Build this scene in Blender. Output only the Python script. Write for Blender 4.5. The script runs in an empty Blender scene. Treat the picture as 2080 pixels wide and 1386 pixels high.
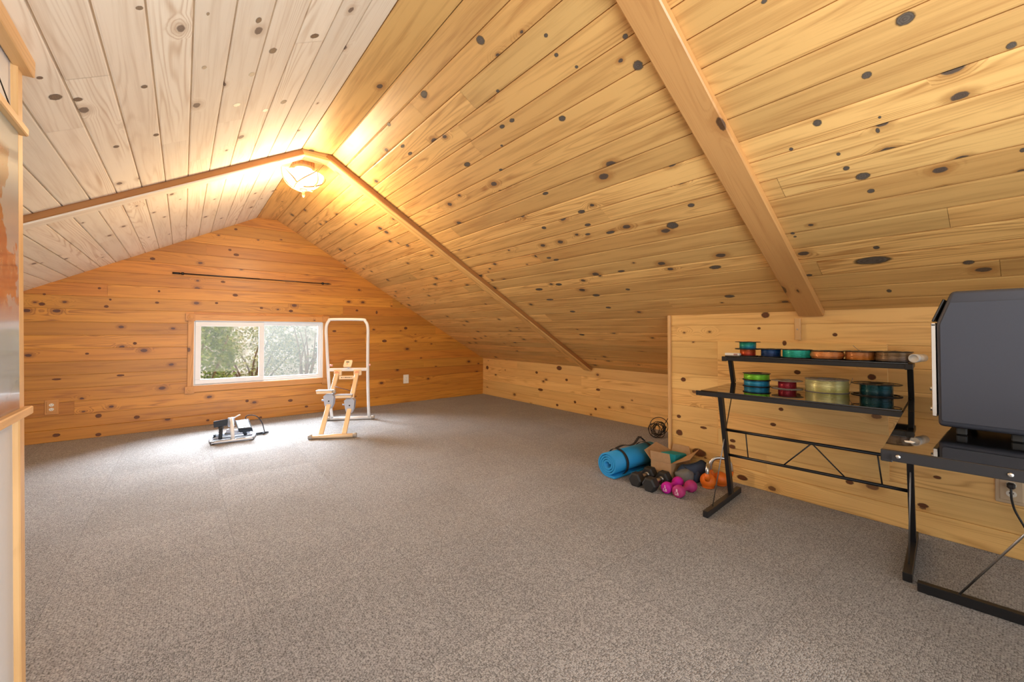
import bpy, bmesh, math, random
from mathutils import Vector, Matrix, noise as mnoise
random.seed(7)
V = Vector
PI = math.pi
sc = bpy.context.scene
COL = sc.collection

# ------------------------------------------------------------------ room numbers (metres)
D = 5.818            # gable wall
KX = 4.004           # low knee wall on the right
BX = 3.029           # projecting wall behind the desk
BY = 1.792           # its far corner
KZ, BZ = 0.601, 1.1794
RX, RZ = 0.687, 2.432   # ridge groove
SR = (BZ - KZ) / (KX - BX)
SL = 0.544
FX = 0.902           # right edge of the flat ridge board
FZ = BZ + SR * (BX - FX)
LX = -2.68           # left knee wall
Y0 = -1.7            # open near end of the loft
CAM = V((0, 0, 1.05))

# ------------------------------------------------------------------ mesh building
ROOT = {}

class MB:
    def __init__(self):
        self.v, self.f, self.uv, self.rn, self.sm, self.mi = [], [], [], [], [], []

    def face(self, pts, smooth=False, uv=None, rn=(0.5, 0.5), mi=0):
        b = len(self.v)
        self.v.extend(V(p) for p in pts)
        self.f.append(tuple(range(b, b + len(pts))))
        self.uv.append(uv or [(0, 0)] * len(pts)); self.rn.append(rn); self.sm.append(smooth); self.mi.append(mi)

    def mesh(self, vs, fs, smooth=False, uvs=None, rn=(0.5, 0.5), mi=0):
        b = len(self.v)
        self.v.extend(V(p) for p in vs)
        for k, f in enumerate(fs):
            self.f.append(tuple(b + i for i in f))
            self.uv.append(uvs[k] if uvs else [(0, 0)] * len(f)); self.rn.append(rn)
            self.sm.append(smooth if isinstance(smooth, bool) else smooth[k]); self.mi.append(mi)

    def box(self, c, s, M=None, bev=0.0, mi=0, seg=1):
        bm = bmesh.new()
        bmesh.ops.create_cube(bm, size=1)
        for v in bm.verts:
            v.co = V((v.co.x * s[0], v.co.y * s[1], v.co.z * s[2]))
        if bev > 0:
            bmesh.ops.bevel(bm, geom=bm.edges[:], offset=min(bev, min(s) * 0.45), segments=seg, profile=0.5, affect='EDGES')
        T = (M or Matrix()) @ Matrix.Translation(V(c)) if M else Matrix.Translation(V(c))
        bm.verts.index_update()
        vs = [T @ v.co for v in bm.verts]
        fs = [tuple(v.index for v in f.verts) for f in bm.faces]
        self.mesh(vs, fs, mi=mi)
        bm.free()
        return self

    def bar(self, p, q, w, h, up=(0, 0, 1), bev=0.0, mi=0):
        """square bar from p to q; w across, h along up"""
        p, q = V(p), V(q)
        x = (q - p); L = x.length; x.normalize()
        up = V(up); y = up.cross(x)
        if y.length < 1e-5:
            y = V((0, 1, 0)).cross(x)
        y.normalize(); z = x.cross(y)
        M = Matrix((x, y, z)).transposed().to_4x4(); M.translation = (p + q) / 2
        return self.box((0, 0, 0), (L, w, h), M, bev, mi)

    def tube(self, pts, r, n=10, closed=False, caps=True, mi=0, rr=None):
        pts = [V(p) for p in pts]; N = len(pts)
        tang = []
        for i in range(N):
            a = pts[(i - 1) % N] if (closed or i > 0) else pts[i]
            b = pts[(i + 1) % N] if (closed or i < N - 1) else pts[i]
            t = (b - a); tang.append(t.normalized() if t.length > 1e-9 else V((0, 0, 1)))
        ref = V((0, 0, 1)) if abs(tang[0].z) < 0.9 else V((1, 0, 0))
        u = tang[0].cross(ref).normalized()
        vs = []
        for i in range(N):
            t = tang[i]
            u = (u - t * u.dot(t)); u.normalize(); w = t.cross(u)
            ri = rr[i] if rr else r
            for k in range(n):
                a = 2 * PI * k / n
                vs.append(pts[i] + (u * math.cos(a) + w * math.sin(a)) * ri)
        fs, sm = [], []
        for i in range(N if closed else N - 1):
            j = (i + 1) % N
            for k in range(n):
                fs.append((i * n + k, i * n + (k + 1) % n, j * n + (k + 1) % n, j * n + k)); sm.append(True)
        if caps and not closed:
            fs.append(tuple(reversed(range(n)))); sm.append(False)
            fs.append(tuple((N - 1) * n + k for k in range(n))); sm.append(False)
        self.mesh(vs, fs, sm, mi=mi)
        return self

    def cyl(self, p, q, r, n=16, mi=0, r2=None):
        return self.tube([p, q], r, n, mi=mi, rr=[r, r2 if r2 is not None else r])

    def lathe(self, prof, M, n=32, mi=0, smooth=True, sharp=()):
        """prof: (r,z) list; sharp: indices of profile points that are split for a hard edge"""
        segs, cur = [], [prof[0]]
        for i in range(1, len(prof)):
            cur.append(prof[i])
            if sharp == 'all' or i in sharp:
                segs.append(cur); cur = [prof[i]]
        if len(cur) > 1:
            segs.append(cur)
        for s in segs:
            vs, fs = [], []
            for (r, z) in s:
                for k in range(n):
                    a = 2 * PI * k / n
                    vs.append(M @ V((r * math.cos(a), r * math.sin(a), z)))
            for i in range(len(s) - 1):
                for k in range(n):
                    fs.append((i * n + k, i * n + (k + 1) % n, (i + 1) * n + (k + 1) % n, (i + 1) * n + k))
            self.mesh(vs, fs, smooth, mi=mi)
        return self

    def prism(self, poly, z0, z1, M=None, mi=0):
        M = M or Matrix(); n = len(poly)
        vs = [M @ V((x, y, z0)) for x, y in poly] + [M @ V((x, y, z1)) for x, y in poly]
        fs = [tuple(reversed(range(n))), tuple(range(n, 2 * n))] + [(i, (i + 1) % n, n + (i + 1) % n, n + i) for i in range(n)]
        self.mesh(vs, fs, mi=mi)
        return self

    def plank(self, p, q, w, t, up, rn=None, bev=0.003):
        """board from p to q (centre line), width w across, thickness t along 'up'; wood coordinates on every face"""
        p, q = V(p), V(q); x = q - p; L = x.length; x.normalize()
        z = V(up); z = (z - x * z.dot(x)).normalized(); y = z.cross(x)
        rn = rn or (random.random(), random.random())
        b = min(bev, t * .4, w * .4)
        ring = [(-w / 2, -t / 2 + b), (-w / 2, t / 2 - b), (-w / 2 + b, t / 2), (w / 2 - b, t / 2), (w / 2, t / 2 - b), (w / 2, -t / 2 + b), (w / 2 - b, -t / 2), (-w / 2 + b, -t / 2)]
        A = [p + y * a + z * c for a, c in ring]; B = [q + y * a + z * c for a, c in ring]
        s = 0
        for i in range(8):
            j = (i + 1) % 8
            d = math.dist(ring[i], ring[j])
            self.face([A[j], A[i], B[i], B[j]], uv=[(0, s + d), (0, s), (L, s), (L, s + d)], rn=rn)
            s += d
        self.face(A, uv=[(a * .2, c) for a, c in ring], rn=rn)
        self.face(list(reversed(B)), uv=[(a * .2, c) for a, c in reversed(ring)], rn=rn)
        return self

    def build(self, name, mat, parent=None, rec=True):
        off = ROOT.get(parent.name, V((0, 0, 0))) if parent else V((0, 0, 0))
        me = bpy.data.meshes.new(name)
        me.from_pydata([v - off for v in self.v], [], self.f)
        u1 = me.uv_layers.new(name='bo'); u2 = me.uv_layers.new(name='rn')
        k = 0
        for i, f in enumerate(self.f):
            for c in range(len(f)):
                u1.data[k].uv = self.uv[i][c]; u2.data[k].uv = self.rn[i]; k += 1
        me.polygons.foreach_set('use_smooth', self.sm)
        for m in (mat if isinstance(mat, (list, tuple)) else [mat]):
            me.materials.append(m)
        me.polygons.foreach_set('material_index', self.mi)
        if rec:
            bm = bmesh.new(); bm.from_mesh(me)
            bmesh.ops.remove_doubles(bm, verts=bm.verts[:], dist=1e-5)
            bmesh.ops.recalc_face_normals(bm, faces=bm.faces[:])
            bm.to_mesh(me); bm.free()
        o = bpy.data.objects.new(name, me); COL.objects.link(o)
        if parent:
            o.parent = parent
            ROOT[o.name] = off
        return o

def tag(o, label=None, cat=None, group=None, kind=None):
    if label: o['label'] = label
    if cat: o['category'] = cat
    if group: o['group'] = group
    if kind: o['kind'] = kind
    return o

def thing(name, label, cat, loc, group=None, kind=None):
    o = bpy.data.objects.new(name, None); COL.objects.link(o)
    o.location = V(loc); o.empty_display_size = .05
    ROOT[o.name] = V(loc)
    return tag(o, label, cat, group, kind)

def text_mesh(name, txt, size, M, mt, parent):
    cu = bpy.data.curves.new(name, 'FONT'); cu.body = txt; cu.size = size; cu.extrude = .0004; cu.align_x = 'CENTER'; cu.align_y = 'CENTER'; cu.space_line = .75
    o = bpy.data.objects.new('tmp', cu); COL.objects.link(o)
    me = bpy.data.meshes.new_from_object(o.evaluated_get(bpy.context.evaluated_depsgraph_get()))
    bpy.data.objects.remove(o); bpy.data.curves.remove(cu)
    me.transform(Matrix.Translation(-ROOT[parent.name]) @ M)
    me.materials.clear(); me.materials.append(mt); me.name = name
    o = bpy.data.objects.new(name, me); COL.objects.link(o); o.parent = parent; ROOT[o.name] = ROOT[parent.name]
    return o

def spline(pts, k=8, closed=False):
    pts = [V(p) for p in pts]; n = len(pts); out = []
    for i in range(n if closed else n - 1):
        g = (lambda j: pts[j % n]) if closed else (lambda j: pts[min(max(j, 0), n - 1)])
        p0, p1, p2, p3 = g(i - 1), g(i), g(i + 1), g(i + 2)
        for s in range(k):
            t = s / k
            out.append(0.5 * ((2 * p1) + (p2 - p0) * t + (2 * p0 - 5 * p1 + 4 * p2 - p3) * t * t + (3 * p1 - p0 - 3 * p2 + p3) * t ** 3))
    if not closed:
        out.append(pts[-1])
    return out

def frame(o, x, y, z):
    M = Matrix((V(x), V(y), V(z))).transposed().to_4x4(); M.translation = V(o)
    return M

# ------------------------------------------------------------------ materials
class NT:
    def __init__(s, name):
        s.m = bpy.data.materials.new(name); s.m.use_nodes = True
        s.t = s.m.node_tree; s.t.nodes.clear()
        s.out = s.n('ShaderNodeOutputMaterial')
    def n(s, typ, **kw):
        nd = s.t.nodes.new(typ)
        for k, v in kw.items(): setattr(nd, k, v)
        return nd
    def put(s, sock, val):
        if isinstance(val, bpy.types.NodeSocket): s.t.links.new(val, sock)
        elif val is not None:
            if isinstance(val, (tuple, list)) and len(val) == 3 and sock.type == 'RGBA': val = (*val, 1)
            sock.default_value = val
    def math(s, op, a, b=None, c=None, clamp=False):
        nd = s.n('ShaderNodeMath', operation=op, use_clamp=clamp)
        s.put(nd.inputs[0], a); s.put(nd.inputs[1], b)
        if c is not None: s.put(nd.inputs[2], c)
        return nd.outputs[0]
    def step(s, x, a, b, lo=0., hi=1.):
        nd = s.n('ShaderNodeMapRange', interpolation_type='SMOOTHSTEP')
        for i, v in enumerate((x, a, b, lo, hi)): s.put(nd.inputs[i], v)
        return nd.outputs[0]
    def mix(s, f, a, b, mode='MIX'):
        nd = s.n('ShaderNodeMix', data_type='RGBA', blend_type=mode)
        s.put(nd.inputs[0], f); s.put(nd.inputs[6], a); s.put(nd.inputs[7], b)
        return nd.outputs[2]
    def xyz(s, x, y, z=0.):
        nd = s.n('ShaderNodeCombineXYZ')
        for i, v in enumerate((x, y, z)): s.put(nd.inputs[i], v)
        return nd.outputs[0]
    def sep(s, v):
        nd = s.n('ShaderNodeSeparateXYZ'); s.put(nd.inputs[0], v); return nd.outputs
    def noise(s, vec, scale=1., detail=2., rough=.5, col=False):
        nd = s.n('ShaderNodeTexNoise'); s.put(nd.inputs['Vector'], vec)
        s.put(nd.inputs['Scale'], scale); s.put(nd.inputs['Detail'], detail); s.put(nd.inputs['Roughness'], rough)
        return nd.outputs['Color' if col else 'Fac']
    def vor(s, vec, scale=1., rand=1., feature='F1', dim='2D'):
        nd = s.n('ShaderNodeTexVoronoi', voronoi_dimensions=dim, feature=feature)
        s.put(nd.inputs['Vector'], vec); s.put(nd.inputs['Scale'], scale); s.put(nd.inputs['Randomness'], rand)
        return nd.outputs
    def bsdf(s, color, rough=.5, metal=0., spec=.5, bump=None, bstr=.3, bdist=.002, **kw):
        p = s.n('ShaderNodeBsdfPrincipled')
        s.put(p.inputs['Base Color'], color); s.put(p.inputs['Roughness'], rough); s.put(p.inputs['Metallic'], metal)
        s.put(p.inputs['Specular IOR Level'], spec)
        for k, v in kw.items(): s.put(p.inputs[k.replace('_', ' ')], v)
        if bump is not None:
            b = s.n('ShaderNodeBump'); s.put(b.inputs['Strength'], bstr); s.put(b.inputs['Distance'], bdist); s.put(b.inputs['Height'], bump)
            s.t.links.new(b.outputs[0], p.inputs['Normal'])
        s.t.links.new(p.outputs[0], s.out.inputs[0])
        return p

def mat(name, color, rough=.5, metal=0., spec=.5, nz=0., nscale=60., **kw):
    t = NT(name)
    if nz:
        tc = t.n('ShaderNodeTexCoord').outputs['Object']
        f = t.noise(tc, nscale, 3.)
        c = t.mix(f, tuple(x * (1 - nz) for x in color), tuple(min(1, x * (1 + nz)) for x in color))
        t.bsdf(c, rough, metal, spec, bump=f, bstr=nz, **kw)
    else:
        t.bsdf(color, rough, metal, spec, **kw)
    return t.m

def wood(name, light, dark, knot, tone=.1, kd=.68, rough=.42, ring=.6, ks=(.17, .115), red=(.9, .55, .3), redamt=.25, kr=(.05, .17), coat=0., blot=.9):
    t = NT(name)
    u, v, _ = t.sep(t.n('ShaderNodeUVMap', uv_map='bo').outputs[0])
    r1, r2, _ = t.sep(t.n('ShaderNodeUVMap', uv_map='rn').outputs[0])
    uo = t.math('ADD', u, t.math('MULTIPLY', r1, 31.)); vo = t.math('ADD', v, t.math('MULTIPLY', r2, 17.))
    P = t.xyz(uo, vo)
    wob = t.noise(P, 45., 2.)
    kv = t.xyz(t.math('DIVIDE', uo, ks[0]), t.math('DIVIDE', vo, ks[1]))
    vo_ = t.vor(kv, 1., .62)
    d, cc = vo_['Distance'], t.sep(vo_['Color'])
    d = t.math('ADD', d, t.math('MULTIPLY', t.math('SUBTRACT', wob, .5), .07))
    act = t.math('GREATER_THAN', cc[0], kd)
    R = t.math('MULTIPLY_ADD', cc[1], kr[1] - kr[0], kr[0])
    mask = t.math('MULTIPLY', act, t.step(d, t.math('MULTIPLY', R, .75), t.math('MULTIPLY', R, 1.05), 1., 0.))
    halo = t.math('MULTIPLY', act, t.step(d, R, t.math('MULTIPLY', R, 2.6), 1., 0.))
    swirl = t.math('MULTIPLY', act, t.step(d, 0., .46, 1., 0.))
    low = t.noise(t.xyz(t.math('MULTIPLY', uo, 1.1), t.math('MULTIPLY', vo, 7.)), 1., 2.)
    wide = t.noise(t.xyz(t.math('MULTIPLY', uo, .55), t.math('MULTIPLY', vo, 9.)), 1., 1.)
    gv = t.math('ADD', t.math('MULTIPLY', vo, 34.), t.math('ADD', t.math('MULTIPLY', wide, 15.), t.math('ADD', t.math('MULTIPLY', low, 3.), t.math('MULTIPLY', swirl, 3.2))))
    s = t.math('SINE', t.math('MULTIPLY', gv, 2 * PI))
    rl = t.math('POWER', t.math('MULTIPLY_ADD', s, .5, .5), 3.)
    fine = t.noise(t.xyz(t.math('MULTIPLY', uo, 5.), t.math('MULTIPLY', vo, 260.)), 1., 2., .6)
    blot_ = t.noise(t.xyz(t.math('MULTIPLY', uo, 1.5), t.math('MULTIPLY', vo, 26.)), 1., 4.)
    rmod = t.step(low, .32, .62)
    f = t.math('ADD', t.math('MULTIPLY', t.math('MULTIPLY', rl, rmod), t.math('MULTIPLY', t.step(r1, .1, .95, .25, 1.), ring)),
               t.math('ADD', t.math('MULTIPLY', t.math('SUBTRACT', fine, .5), .45), t.math('MULTIPLY', t.math('SUBTRACT', blot_, .47), blot)), clamp=True)
    c = t.mix(f, light, dark)
    c = t.mix(t.math('MULTIPLY', r2, redamt), c, red, 'MULTIPLY')
    k = t.math('MULTIPLY_ADD', t.math('SUBTRACT', r1, .5), tone * 2, 1.)
    sc_ = t.n('ShaderNodeVectorMath', operation='SCALE'); t.put(sc_.inputs[0], c); t.put(sc_.inputs['Scale'], k)
    c = t.mix(t.math('MULTIPLY', halo, .55), sc_.outputs[0], dark)
    kin = t.math('MULTIPLY', t.math('SINE', t.math('MULTIPLY', d, 160.)), .2)
    kc = t.mix(t.math('ADD', t.math('MULTIPLY', wob, .5), kin, clamp=True), knot, tuple(x * 2.2 for x in knot))
    c = t.mix(t.math('MULTIPLY', mask, .92), c, kc)
    t.bsdf(c, rough, 0., .45, bump=t.math('SUBTRACT', fine, t.math('MULTIPLY', rl, .4)), bstr=.12, bdist=.001, Coat_Weight=coat, Coat_Roughness=.25)
    return t.m

W_RIGHT = wood('pine_ceiling_warm', (.82, .52, .19), (.38, .155, .036), (.06, .05, .045), kd=.86, tone=.17, ks=(.19, .12), kr=(.05, .19), redamt=.22, blot=1.9)
W_LEFT = wood('pine_ceiling_pale_lit', (.93, .84, .69), (.62, .46, .31), (.16, .11, .08), kd=.88, tone=.07, ks=(.20, .12), kr=(.05, .15), redamt=.1, blot=1.2, rough=.8)  # pale boards, lightened further: window and lamp light put into the colour
W_BACK = wood('pine_gable_amber', (.58, .265, .037), (.24, .075, .012), (.07, .022, .01), kd=.85, tone=.2, ks=(.20, .12), kr=(.05, .16), coat=.1, redamt=.5, red=(.85, .55, .45), blot=1.5)
W_BAY = wood('pine_wall_honey', (.88, .585, .22), (.54, .26, .065), (.13, .055, .022), kd=.85, tone=.1, ks=(.19, .12), kr=(.05, .17), coat=.1, blot=1.1)
W_BEAM = wood('pine_rafter', (.66, .36, .13), (.42, .18, .05), (.06, .03, .015), kd=.85, tone=.05, ks=(.3, .14), coat=.2, rough=.35)
W_EDGE_SHADE = wood('rafter_edge_shade', (.42, .19, .055), (.26, .10, .025), (.05, .02, .01), kd=.97, tone=.05, rough=.35)  # darker brown puts the shade of the rafters' near side into the colour
W_TRIM = wood('pine_trim', (.66, .33, .10), (.42, .19, .05), (.1, .04, .02), kd=.95, tone=.06)
W_POST = wood('pine_post_light', (.74, .46, .20), (.52, .28, .1), (.1, .05, .03), kd=.97, tone=.05)

def carpet():
    t = NT('carpet_tiles_taupe')
    x, y, z = t.sep(t.n('ShaderNodeTexCoord').outputs['Object'])
    T = .61
    tx, ty = t.math('DIVIDE', t.math('SUBTRACT', x, .21), T), t.math('DIVIDE', t.math('SUBTRACT', y, .585), T)
    ix, iy = t.math('FLOOR', tx), t.math('FLOOR', ty)
    par = t.math('MODULO', t.math('ABSOLUTE', t.math('ADD', ix, iy)), 2.)
    a = t.math('ADD', t.math('MULTIPLY', x, t.math('SUBTRACT', 1., par)), t.math('MULTIPLY', y, par))
    b = t.math('ADD', t.math('MULTIPLY', y, t.math('SUBTRACT', 1., par)), t.math('MULTIPLY', x, par))
    vv = t.vor(t.xyz(t.math('MULTIPLY', a, 215.), t.math('MULTIPLY', b, 145.)), 1., .75)
    d, cr = vv['Distance'], t.sep(vv['Color'])
    n1 = t.noise(t.xyz(x, y), 60., 2.); n2 = t.noise(t.xyz(x, y), 2.3, 3.)
    f = t.math('ADD', t.math('MULTIPLY', cr[0], .5), t.math('ADD', t.math('MULTIPLY', n1, .3), t.math('MULTIPLY', n2, .25)), clamp=True)
    f = t.math('SUBTRACT', f, t.step(d, .35, .75, 0., .55), clamp=True)
    c = t.mix(f, (.09, .08, .074), (.465, .445, .43))
    wn = t.n('ShaderNodeTexWhiteNoise', noise_dimensions='2D'); t.put(wn.inputs['Vector'], t.xyz(ix, iy))
    tv = t.math('MULTIPLY_ADD', wn.outputs['Value'], .13, .935)
    fx = t.math('ABSOLUTE', t.math('SUBTRACT', t.math('FRACT', tx), .5)); fy = t.math('ABSOLUTE', t.math('SUBTRACT', t.math('FRACT', ty), .5))
    seam = t.step(t.math('MAXIMUM', fx, fy), .4945, .4985, 1., .76)
    s1 = t.n('ShaderNodeVectorMath', operation='SCALE'); t.put(s1.inputs[0], c); t.put(s1.inputs['Scale'], t.math('MULTIPLY', tv, seam))
    t.bsdf(s1.outputs[0], .95, 0., .15, bump=t.math('SUBTRACT', 1., d), bstr=.7, bdist=.004, Sheen_Weight=.25, Sheen_Roughness=.5)
    return t.m

M_CARPET = carpet()
M_BLACK = mat('black_powder_coat', (.012, .012, .014), .38, 0., .5)
M_BLACKP = mat('black_plastic', (.015, .015, .017), .45)
M_RUB = mat('black_rubber', (.018, .018, .018), .6, nz=.2, nscale=200.)
M_GLASSB = mat('black_glass', (.006, .006, .007), .03, 0., .7, Coat_Weight=.6, Coat_Roughness=.02)
M_STEEL = mat('brushed_steel', (.55, .54, .52), .3, 1.)
M_STEELW = mat('steel_wire', (.25, .24, .23), .35, 1.)
M_WHITE = mat('white_vinyl', (.82, .84, .86), .35)
M_WHITEP = mat('white_plastic', (.85, .83, .78), .4)
M_IVORY = mat('ivory_outlet', (.84, .80, .70), .4)
M_DARK = mat('dark_slot', (.01, .01, .01), .7)

def glass(name, tint=(1, 1, 1), clear=.99):
    t = NT(name)
    a = t.n('ShaderNodeBsdfTransparent'); a.inputs[0].default_value = (*tint, 1)
    g = t.n('ShaderNodeBsdfGlossy'); g.inputs['Roughness'].default_value = .02
    mx = t.n('ShaderNodeMixShader'); mx.inputs[0].default_value = 1 - clear
    t.t.links.new(a.outputs[0], mx.inputs[1]); t.t.links.new(g.outputs[0], mx.inputs[2])
    t.t.links.new(mx.outputs[0], t.out.inputs[0])
    return t.m
M_PANE = glass('window_glass')
def screen_mat():
    t = NT('pale_insect_mesh')
    a = t.n('ShaderNodeBsdfTransparent'); b = t.n('ShaderNodeBsdfDiffuse'); b.inputs[0].default_value = (.055, .055, .05, 1)
    tr = t.n('ShaderNodeBsdfTranslucent'); tr.inputs[0].default_value = (.055, .055, .05, 1)
    ad = t.n('ShaderNodeMixShader'); ad.inputs[0].default_value = .5
    t.t.links.new(b.outputs[0], ad.inputs[1]); t.t.links.new(tr.outputs[0], ad.inputs[2])
    mx = t.n('ShaderNodeMixShader'); mx.inputs[0].default_value = .5
    t.t.links.new(a.outputs[0], mx.inputs[1]); t.t.links.new(ad.outputs[0], mx.inputs[2]); t.t.links.new(mx.outputs[0], t.out.inputs[0])
    return t.m

# ------------------------------------------------------------------ boarding
def boards(mb, o, ud, vd, nd, rows, jl=(1.8, 4.2), g=.0035, dp=.007, mi=0, slit=.22):
    """tongue-and-groove boards. rows: (v0, v1, u0, u1[, joints]); each board is a bevelled strip with its own grain"""
    o, ud, vd, nd = V(o), V(ud), V(vd), V(nd)
    for row in rows:
        v0, v1, u0, u1 = row[:4]
        js = list(row[4]) if len(row) > 4 else None
        if js is None:
            js, c = [], u0 + random.uniform(.3, jl[1])
            while c < u1 - .4:
                js.append(c); c += random.uniform(*jl)
        cuts = [u0] + [j for j in sorted(js) if u0 + .05 < j < u1 - .05] + [u1]
        for a, b in zip(cuts[:-1], cuts[1:]):
            rn = (random.random(), random.random())
            e = .0006 if len(cuts) > 2 else 0
            prof = [(v0, -dp), (v0 + g * slit, -dp), (v0 + g * (slit + .08), -g * .45 * (1 - slit)), (v0 + g, -.0008), (v0 + g * 1.6, 0), (v1 - g * 1.6, 0), (v1 - g, -.0008), (v1 - g * (slit + .08), -g * .45 * (1 - slit)), (v1 - g * slit, -dp), (v1, -dp)]
            for (p0, h0), (p1, h1) in zip(prof[:-1], prof[1:]):
                q = [(a + e, p0, h0), (b - e, p0, h0), (b - e, p1, h1), (a + e, p1, h1)]
                mb.face([o + ud * x + vd * y + nd * h for x, y, h in q], uv=[(x, y) for x, y, h in q], rn=rn, mi=mi)
    # backing so that grooves never show daylight
    for row in rows:
        v0, v1, u0, u1 = row[:4]
        q = [(u0, v0), (u1, v0), (u1, v1), (u0, v1)]
        mb.face([o + ud * x + vd * y - nd * (dp + .012) for x, y in q], uv=q, rn=(.1, .9), mi=mi)

# knots in the boards: (along, across, half length, half width) on each plane
K_RIGHT = [(0.22, 0.897, 0.0248, 0.0223), (0.332, 1.033, 0.0157, 0.0154), (0.499, 1.155, 0.0165, 0.0183), (0.023, 1.11, 0.012, 0.013), (0.327, 1.216, 0.0051, 0.0066), (0.341, 1.271, 0.0067, 0.0138), (0.609, 1.239, 0.0085, 0.0102), (0.47, 1.33, 0.0077, 0.0101), (0.461, 1.413, 0.0125, 0.0133), (0.42, 1.476, 0.0276, 0.0218), (0.008, 1.523, 0.0082, 0.0112), (0.52, 0.64, 0.0101, 0.008), (0.409, 1.568, 0.014, 0.0143), (0.743, 1.749, 0.0107, 0.0106), (0.74, 1.777, 0.0086, 0.0071), (0.451, 1.941, 0.0142, 0.0144), (0.481, 2.036, 0.0816, 0.035), (0.168, 2.121, 0.0206, 0.0181), (0.761, 2.109, 0.0161, 0.0126), (0.458, 2.306, 0.0116, 0.0174), (2.381, -0.129, 0.0388, 0.0118), (1.525, 0.153, 0.0254, 0.0235), (2.072, 0.147, 0.0341, 0.0193), (1.434, 0.65, 0.0238, 0.0173), (1.785, 0.525, 0.0225, 0.0131), (2.251, 0.607, 0.0357, 0.0186), (1.239, 0.309, 0.0116, 0.0094), (1.253, 0.395, 0.0121, 0.01), (1.206, 0.483, 0.0095, 0.0083), (1.891, 0.615, 0.0123, 0.0084), (1.642, 0.367, 0.0132, 0.0092), (2.534, 0.131, 0.0228, 0.0139), (2.612, 0.279, 0.0304, 0.012), (2.617, 0.344, 0.0307, 0.0123), (0.959, 0.49, 0.0133, 0.0111), (0.975, 0.613, 0.024, 0.0242), (1.76, 1.235, 0.0317, 0.0176), (1.797, 1.353, 0.0285, 0.0149), (2.145, 1.276, 0.0247, 0.0156), (1.856, 1.432, 0.0254, 0.0117), (1.687, 1.462, 0.0385, 0.0152), (1.891, 1.017, 0.0296, 0.0133), (2.367, 1.578, 0.0276, 0.0135), (2.317, 1.615, 0.0323, 0.0135), (2.55, 1.918, 0.0418, 0.0205), (2.837, 1.953, 0.0539, 0.0215), (2.848, 2.125, 0.0539, 0.0169), (2.732, 2.344, 0.0384, 0.0177), (2.281, 2.12, 0.0424, 0.021), (1.856, 1.857, 0.0344, 0.0136), (1.94, 2.081, 0.0226, 0.0149), (2.283, 2.312, 0.0319, 0.0167), (2.953, 2.784, 0.0414, 0.0202), (3.154, 1.564, 0.0234, 0.0101), (1.282, 1.519, 0.0391, 0.0322), (1.117, 1.404, 0.0212, 0.0163), (1.21, 1.942, 0.0421, 0.0211), (1.247, 2.261, 0.0381, 0.0193), (1.7, 0.526, 0.0212, 0.0127), (2.047, 0.743, 0.0182, 0.0093)]
K_LEFT = [(1.612, 0.907, 0.0117, 0.0109), (2.103, 0.925, 0.0161, 0.0126), (2.006, 0.72, 0.0154, 0.0104), (1.93, 0.466, 0.0255, 0.018), (1.708, 0.554, 0.0204, 0.0119), (1.844, 0.308, 0.0202, 0.0214), (2.113, 0.527, 0.0215, 0.0144), (2.411, 0.56, 0.0219, 0.0202), (2.542, 0.402, 0.0237, 0.0178), (2.663, 1.071, 0.0187, 0.013), (1.955, 1.198, 0.0114, 0.0094), (2.097, 1.186, 0.0271, 0.0207), (2.137, 1.131, 0.0185, 0.0166), (2.472, 0.317, 0.0278, 0.0182), (1.656, 0.722, 0.0107, 0.0058), (2.608, 0.908, 0.0189, 0.0139)]
K_BACK = [(-0.26, 1.829, 0.0316, 0.021), (-0.659, 1.488, 0.0176, 0.0148), (-1.03, 1.407, 0.0157, 0.014), (-1.044, 1.313, 0.0312, 0.0233), (-0.607, 1.307, 0.025, 0.0199), (-0.579, 1.378, 0.0144, 0.015), (-0.219, 1.363, 0.024, 0.0158), (-0.204, 1.486, 0.0161, 0.0159), (0.478, 1.481, 0.0386, 0.0232), (0.483, 1.958, 0.0386, 0.0233), (0.42, 2.008, 0.0237, 0.0173), (0.476, 2.259, 0.024, 0.0175), (0.358, 1.629, 0.0327, 0.0171), (-0.389, 0.93, 0.0228, 0.0205), (-0.738, 0.834, 0.0206, 0.0146), (-0.494, 0.604, 0.0441, 0.0151), (-0.94, 0.596, 0.0449, 0.0141), (-0.65, 0.211, 0.0349, 0.0294), (-0.365, 0.16, 0.0342, 0.0256), (-0.933, 0.064, 0.0383, 0.0234), (-0.648, 0.025, 0.0314, 0.0245), (0.232, 0.05, 0.0224, 0.0167), (0.744, 1.34, 0.0258, 0.018), (1.066, 1.314, 0.0335, 0.0249), (0.3, 1.381, 0.023, 0.017), (1.886, 1.347, 0.0269, 0.0205), (2.163, 1.328, 0.0214, 0.035), (0.607, 0.228, 0.0247, 0.0233), (1.069, 0.186, 0.0387, 0.0247), (1.252, 0.091, 0.0289, 0.0189), (2.28, 0.918, 0.0511, 0.0284), (2.604, 1.105, 0.0391, 0.0294), (0.745, 0.017, 0.0255, 0.0178), (1.589, 1.06, 0.0378, 0.0198)]
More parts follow.
